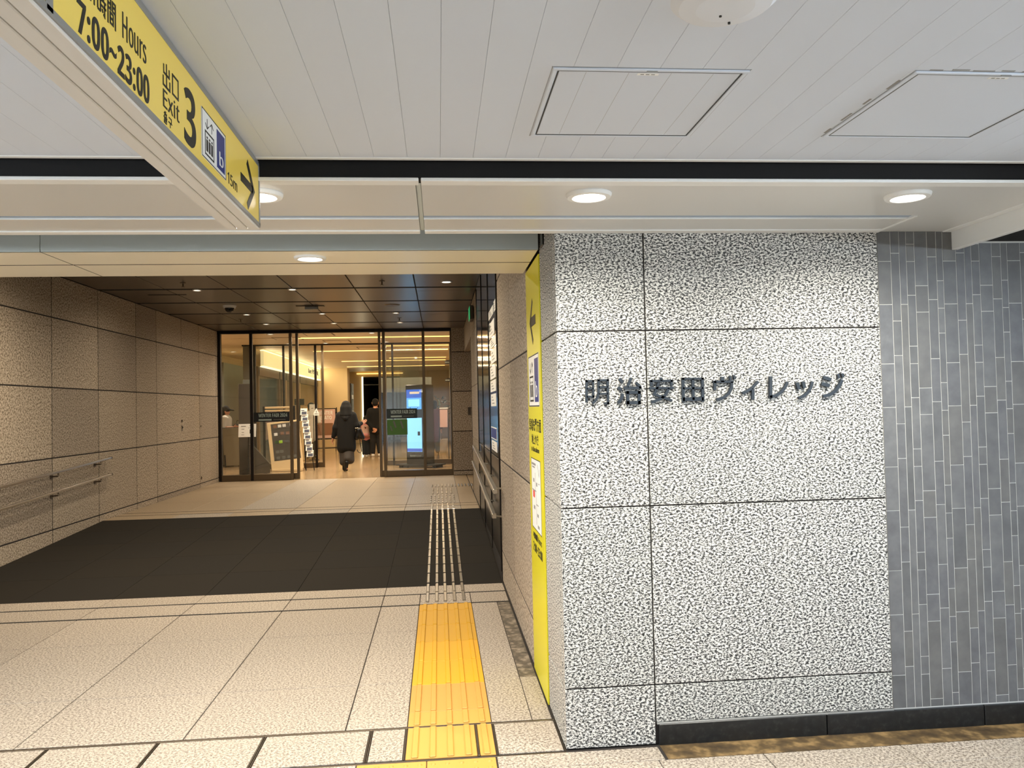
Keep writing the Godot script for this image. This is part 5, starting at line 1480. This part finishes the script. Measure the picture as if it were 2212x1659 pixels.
func people() -> void:
	# woman walking away: long hair, black hooded coat, grey skirt, bag on the arm
	var o := person("person walking away in a black hooded coat and long grey skirt", Vector3(-2.05, YB, -18.25), 0.0)
	var arms := [[v3(-0.155, 1.22, 0), v3(-0.235, 0.96, 0.01), v3(-0.295, 0.745, -0.02)], [v3(0.15, 1.22, 0), v3(0.235, 1.0, 0.02), v3(0.325, 1.05, -0.10)]]
	body(o, 1.545, arms, [[v3(-0.06, 0.45, -0.04), v3(-0.06, 0.09, -0.02), v3(0, -0.045, -0.12)], [v3(0.06, 0.45, -0.02), v3(0.02, 0.17, 0.22), v3(0, -0.11, 0.03)]], [v3(0.3, 0, -1), v3(0, 1, -0.3)])
	part(o, "hair", shape([[v3(0, 1.455, 0.02), v3(0, 1.40, 0.03), 0.102, 0.108], [v3(-0.05, 1.38, 0.05), v3(-0.075, 1.25, 0.09), 0.075, 0.06], [v3(0.05, 1.38, 0.05), v3(0.075, 1.25, 0.09), 0.075, 0.06], [v3(0, 1.38, 0.08), v3(0, 1.24, 0.13), 0.075, 0.06]], 0.014, 0.04), M.hair)
	part(o, "coat", shape([[v3(-0.13, 1.235, 0), v3(0.12, 1.24, 0), 0.075, 0.075], [v3(-0.05, 1.18, 0), v3(-0.06, 0.52, 0.0), 0.14, 0.155], [v3(0.05, 1.18, 0), v3(0.05, 0.52, 0.0), 0.14, 0.155], [v3(0, 1.1, 0.03), v3(0, 0.53, 0.03), 0.13, 0.15], [v3(-0.155, 1.22, 0), v3(-0.235, 0.96, 0.01), 0.075, 0.062], [v3(-0.235, 0.96, 0.01), v3(-0.29, 0.765, -0.02), 0.062, 0.048], [v3(0.15, 1.22, 0), v3(0.235, 1.0, 0.02), 0.075, 0.062], [v3(0.235, 1.0, 0.02), v3(0.315, 1.045, -0.09), 0.06, 0.046]], 0.016, 0.05), M.coat_black)
	part(o, "hood", shape([[v3(-0.14, 1.235, 0.05), v3(0.0, 1.17, 0.14), 0.045, 0.055], [v3(0.14, 1.24, 0.05), v3(0.0, 1.17, 0.14), 0.045, 0.055]], 0.014, 0.03), M.hood_black)
	part(o, "skirt", shape([[v3(-0.07, 0.5, 0), v3(-0.075, 0.2, 0.02), 0.10, 0.085], [v3(0.06, 0.5, 0), v3(0.085, 0.24, 0.05), 0.10, 0.085], [v3(0, 0.5, 0), v3(0.0, 0.24, 0.06), 0.10, 0.09], [v3(0.03, 0.48, 0.03), v3(0.03, 0.28, 0.15), 0.10, 0.08]], 0.014, 0.05), M.skirt_grey)
	part(o, "boot", shape([[v3(-0.06, 0.26, -0.02), v3(-0.06, 0.06, -0.02), 0.05, 0.045], [v3(-0.06, 0.035, 0.02), v3(-0.06, 0.03, -0.14), 0.035, 0.032]], 0.012, 0.03), M.leather)
	part(o, "boot", shape([[v3(0.025, 0.26, 0.12), v3(0.02, 0.17, 0.2), 0.05, 0.045], [v3(0.015, 0.20, 0.24), v3(0.012, 0.045, 0.24), 0.042, 0.036]], 0.012, 0.03), M.leather)
	var bag := thing("handbag", "black handbag with hanging strap on the arm of the walking person", "bag", Vector3(-1.755, YB, -18.17))
	part(bag, "pouch", shape([[v3(-0.03, 0.90, 0), v3(-0.06, 0.73, 0), 0.05, 0.055], [v3(0.0, 0.88, 0), v3(0.065, 0.73, 0), 0.05, 0.05]], 0.012, 0.05), M.leather)
	part(bag, "strap", tube([v3(0.0, 0.72, 0), v3(0.01, 0.62, 0.01), v3(0.03, 0.50, 0.01), v3(0.04, 0.43, 0.01), v3(0.01, 0.395, 0.01), v3(-0.04, 0.42, 0.01), v3(-0.06, 0.47, 0.01)], 0.009, 8), M.leather)
	part(bag, "clasp", shape([[v3(-0.09, 0.945, 0.05), v3(-0.02, 0.945, 0.05), 0.01, 0.01]], 0.005, 0.005), M.steel)
	part(bag, "handle", tube([v3(-0.06, 0.92, 0), v3(-0.06, 1.02, -0.01), v3(-0.02, 1.06, -0.02), v3(0.02, 0.98, 0), v3(0.02, 0.9, 0)], 0.008, 8), M.leather)
	# man half hidden by the door stile
	o = person("person in dark jacket with hands behind the back beside a child", Vector3(-1.82, YB, -23.6), 0.0)
	arms = [[v3(-0.17, 1.30, 0), v3(-0.25, 1.02, 0.06), v3(-0.07, 0.82, 0.14)], [v3(0.17, 1.30, 0), v3(0.25, 1.02, 0.06), v3(0.05, 0.80, 0.14)]]
	body(o, 1.67, arms, [[v3(-0.085, 0.48, 0), v3(-0.085, 0.09, 0.02), v3(0, -0.05, -0.13)], [v3(0.085, 0.48, -0.02), v3(0.10, 0.10, 0.05), v3(0, -0.05, -0.13)]], [v3(0, 1, 0.3), v3(0, 1, 0.3)])
	part(o, "hair", shape([[v3(0, 1.575, 0.01), v3(0, 1.53, 0.03), 0.093, 0.088]], 0.014, 0.03), M.hair)
	part(o, "jacket", shape([[v3(-0.15, 1.31, 0), v3(0.15, 1.31, 0), 0.075, 0.075], [v3(-0.05, 1.25, 0), v3(-0.05, 0.74, 0), 0.15, 0.14], [v3(0.05, 1.25, 0), v3(0.05, 0.74, 0), 0.15, 0.14], [v3(-0.17, 1.30, 0), v3(-0.25, 1.02, 0.06), 0.07, 0.06], [v3(-0.25, 1.02, 0.06), v3(-0.10, 0.84, 0.13), 0.058, 0.045], [v3(0.17, 1.30, 0), v3(0.25, 1.02, 0.06), 0.07, 0.06], [v3(0.25, 1.02, 0.06), v3(0.08, 0.82, 0.13), 0.058, 0.045]], 0.018, 0.05), M.coat_black)
	part(o, "trousers", shape([[v3(-0.08, 0.72, 0), v3(-0.085, 0.45, 0), 0.10, 0.08], [v3(-0.085, 0.45, 0), v3(-0.085, 0.12, 0.02), 0.08, 0.062], [v3(0.08, 0.72, 0), v3(0.085, 0.45, -0.02), 0.10, 0.08], [v3(0.085, 0.45, -0.02), v3(0.10, 0.13, 0.05), 0.08, 0.062]], 0.016, 0.03), M.trousers_dark)
	for q in [v3(-0.085, 0.04, 0.02), v3(0.10, 0.045, 0.05)]:
		part(o, "shoe", shape([[q + v3(0, 0.0, 0.04), q + v3(0, -0.005, -0.15), 0.045, 0.04]], 0.012, 0.02), M.cloth_white)
	# child with a pink rucksack
	o = person("small child with pink rucksack and jeans walking away", Vector3(-2.12, YB, -23.95), 0.0)
	arms = [[v3(-0.12, 0.90, 0), v3(-0.17, 0.70, 0.01), v3(-0.17, 0.53, -0.03)], [v3(0.12, 0.90, 0), v3(0.17, 0.72, 0.0), v3(0.16, 0.88, -0.06)]]
	body(o, 1.18, arms, [[v3(-0.06, 0.32, 0), v3(-0.06, 0.06, 0.0), v3(0, -0.03, -0.09)], [v3(0.06, 0.32, -0.02), v3(0.065, 0.06, 0.03), v3(0, -0.03, -0.09)]], [v3(0.3, 0, -1), v3(-1, 0, 0)])
	part(o, "hair", shape([[v3(0, 1.09, 0.01), v3(0, 1.03, 0.025), 0.088, 0.085], [v3(0, 1.03, 0.04), v3(0, 0.98, 0.05), 0.065, 0.05]], 0.014, 0.03), M.hair)
	part(o, "jacket", shape([[v3(-0.10, 0.91, 0), v3(0.10, 0.91, 0), 0.055, 0.055], [v3(-0.03, 0.88, 0), v3(-0.03, 0.55, 0), 0.11, 0.115], [v3(0.03, 0.88, 0), v3(0.03, 0.55, 0), 0.11, 0.115], [v3(-0.12, 0.90, 0), v3(-0.17, 0.70, 0.01), 0.05, 0.045], [v3(-0.17, 0.70, 0.01), v3(-0.17, 0.56, -0.02), 0.045, 0.036], [v3(0.12, 0.90, 0), v3(0.17, 0.72, 0), 0.05, 0.045], [v3(0.17, 0.72, 0), v3(0.162, 0.85, -0.05), 0.042, 0.034]], 0.016, 0.04), M.cloth_pink)
	part(o, "jeans", shape([[v3(-0.055, 0.5, 0), v3(-0.06, 0.08, 0.0), 0.085, 0.065], [v3(0.055, 0.5, 0), v3(0.065, 0.08, 0.03), 0.085, 0.065]], 0.016, 0.03), M.denim)
	for q in [v3(-0.06, 0.035, 0.0), v3(0.065, 0.035, 0.03)]:
		part(o, "shoe", shape([[q + v3(0, 0, 0.02), q + v3(0, -0.004, -0.1), 0.036, 0.03]], 0.01, 0.02), M.cloth_white)
	var rk := thing("rucksack", "small pink rucksack on the child's back", "bag", Vector3(-2.12, YB, -23.79))
	part(rk, "pouch", shape([[v3(-0.05, 0.84, 0.02), v3(-0.05, 0.64, 0.03), 0.065, 0.075], [v3(0.05, 0.84, 0.02), v3(0.05, 0.64, 0.03), 0.065, 0.075]], 0.014, 0.05), M.poster_pink)
	part(rk, "badge", shape([[v3(0.0, 0.83, 0.09), v3(0.0, 0.82, 0.09), 0.02, 0.016]], 0.006, 0.006), M.cloth_red)
	part(rk, "pocket", shape([[v3(-0.05, 0.63, 0.08), v3(0.05, 0.63, 0.08), 0.045, 0.045]], 0.012, 0.02), M.cloth_pink)
	# person in a cap, in profile far left
	o = person("person in a dark cap and white top in profile at the far left", Vector3(-5.42, YB, -21.3), -PI / 2)
	arms = [[v3(-0.16, 1.2, 0), v3(-0.2, 0.97, 0.02), v3(-0.15, 0.98, -0.2)], [v3(0.16, 1.2, 0), v3(0.2, 0.97, 0.02), v3(0.15, 0.98, -0.2)]]
	body(o, 1.5, arms, [[v3(-0.08, 0.43, -0.03), v3(-0.08, 0.08, 0.0), v3(0, -0.045, -0.12)], [v3(0.08, 0.43, 0.0), v3(0.08, 0.08, 0.04), v3(0, -0.045, -0.12)]], [v3(0, 1, 0), v3(0, 1, 0)])
	part(o, "hair", shape([[v3(0, 1.40, 0.02), v3(0, 1.33, 0.04), 0.088, 0.07]], 0.014, 0.03), M.hair)
	part(o, "cap", shape([[v3(0, 1.44, 0.01), v3(0, 1.43, 0.0), 0.096, 0.094], [v3(-0.03, 1.425, -0.09), v3(-0.02, 1.405, -0.19), 0.022, 0.016], [v3(0.03, 1.425, -0.09), v3(0.02, 1.405, -0.19), 0.022, 0.016]], 0.012, 0.03), M.trousers_dark)
	part(o, "shirt", shape([[v3(-0.13, 1.21, 0), v3(0.13, 1.21, 0), 0.07, 0.07], [v3(0, 1.16, 0), v3(0, 0.84, 0), 0.145, 0.13], [v3(-0.16, 1.2, 0), v3(-0.2, 0.99, 0.02), 0.065, 0.058], [v3(0.16, 1.2, 0), v3(0.2, 0.99, 0.02), 0.065, 0.058]], 0.016, 0.04), M.cloth_white)
	part(o, "trousers", shape([[v3(-0.07, 0.80, 0), v3(-0.08, 0.12, 0.0), 0.11, 0.075], [v3(0.07, 0.80, 0), v3(0.08, 0.12, 0.04), 0.11, 0.075]], 0.018, 0.03), M.cloth_beige)
	for q in [v3(-0.08, 0.04, 0.0), v3(0.08, 0.04, 0.04)]:
		part(o, "shoe", shape([[q + v3(0, 0, 0.03), q + v3(0, -0.005, -0.13), 0.042, 0.036]], 0.012, 0.02), M.leather)
	var tb := thing("tote_bag", "dark tote bag held by the person in the cap", "bag", Vector3(-5.12, YB, -21.3))
	part(tb, "pouch", shape([[v3(-0.06, 0.98, 0), v3(-0.06, 0.78, 0), 0.08, 0.09], [v3(0.06, 0.98, 0), v3(0.06, 0.78, 0), 0.08, 0.09]], 0.016, 0.05), M.coat_black)
	part(tb, "handle", tube([v3(-0.06, 1.02, 0), v3(-0.03, 1.14, 0), v3(0.03, 1.14, 0), v3(0.06, 1.02, 0)], 0.01, 8), M.coat_black)
	# clerk behind the sheet stand, only the head shows
	o = person("shop clerk with dark hair behind the white sheet stand", Vector3(-3.58, YB, -23.2), 0.4)
	arms = [[v3(-0.16, 1.27, 0), v3(-0.22, 1.02, 0.0), v3(-0.18, 0.92, -0.2)], [v3(0.16, 1.27, 0), v3(0.22, 1.02, 0.0), v3(0.18, 0.92, -0.2)]]
	body(o, 1.58, arms, [[v3(-0.08, 0.46, 0), v3(-0.08, 0.08, 0.0), v3(0, -0.045, -0.12)], [v3(0.08, 0.46, 0.0), v3(0.08, 0.08, 0.0), v3(0, -0.045, -0.12)]], [v3(0, 1, 0), v3(0, 1, 0)])
	part(o, "hair", shape([[v3(0, 1.49, 0.01), v3(0, 1.42, 0.03), 0.098, 0.09]], 0.014, 0.03), M.hair)
	part(o, "tunic", shape([[v3(-0.13, 1.27, 0), v3(0.13, 1.27, 0), 0.072, 0.072], [v3(0, 1.2, 0), v3(0, 0.6, 0), 0.145, 0.15], [v3(-0.16, 1.27, 0), v3(-0.22, 1.04, 0.0), 0.066, 0.058], [v3(0.16, 1.27, 0), v3(0.22, 1.04, 0.0), 0.066, 0.058]], 0.018, 0.04), M.cloth_white)
	part(o, "trousers", shape([[v3(-0.07, 0.62, 0), v3(-0.08, 0.1, 0.0), 0.1, 0.07], [v3(0.07, 0.62, 0), v3(0.08, 0.1, 0.0), 0.1, 0.07]], 0.018, 0.03), M.trousers_dark)
	# shopper in dark red behind the kiosk
	o = person("shopper in dark red coat standing behind the kiosk by the plant", Vector3(-0.14, YB, -23.9), 0.0)
	arms = [[v3(-0.17, 1.25, 0), v3(-0.23, 0.98, 0.0), v3(-0.2, 0.76, -0.05)], [v3(0.17, 1.25, 0), v3(0.23, 0.98, 0.0), v3(0.2, 0.76, -0.05)]]
	body(o, 1.58, arms, [[v3(-0.08, 0.46, 0), v3(-0.08, 0.08, 0.0), v3(0, -0.045, -0.12)], [v3(0.08, 0.46, 0.0), v3(0.08, 0.08, 0.0), v3(0, -0.045, -0.12)]], [v3(0, 0, -1), v3(0, 0, -1)])
	part(o, "hair", shape([[v3(0, 1.49, 0.01), v3(0, 1.40, 0.04), 0.098, 0.09]], 0.014, 0.03), M.hair)
	part(o, "coat", shape([[v3(-0.13, 1.27, 0), v3(0.13, 1.27, 0), 0.075, 0.075], [v3(0, 1.2, 0), v3(0, 0.5, 0), 0.155, 0.17], [v3(-0.17, 1.25, 0), v3(-0.23, 0.98, 0.0), 0.068, 0.06], [v3(-0.23, 0.98, 0.0), v3(-0.205, 0.78, -0.04), 0.06, 0.046], [v3(0.17, 1.25, 0), v3(0.23, 0.98, 0.0), 0.068, 0.06], [v3(0.23, 0.98, 0.0), v3(0.205, 0.78, -0.04), 0.06, 0.046]], 0.018, 0.05), M.cloth_red)
	part(o, "trousers", shape([[v3(-0.07, 0.55, 0), v3(-0.08, 0.1, 0.0), 0.095, 0.065], [v3(0.07, 0.55, 0), v3(0.08, 0.1, 0.0), 0.095, 0.065]], 0.018, 0.03), M.trousers_dark)
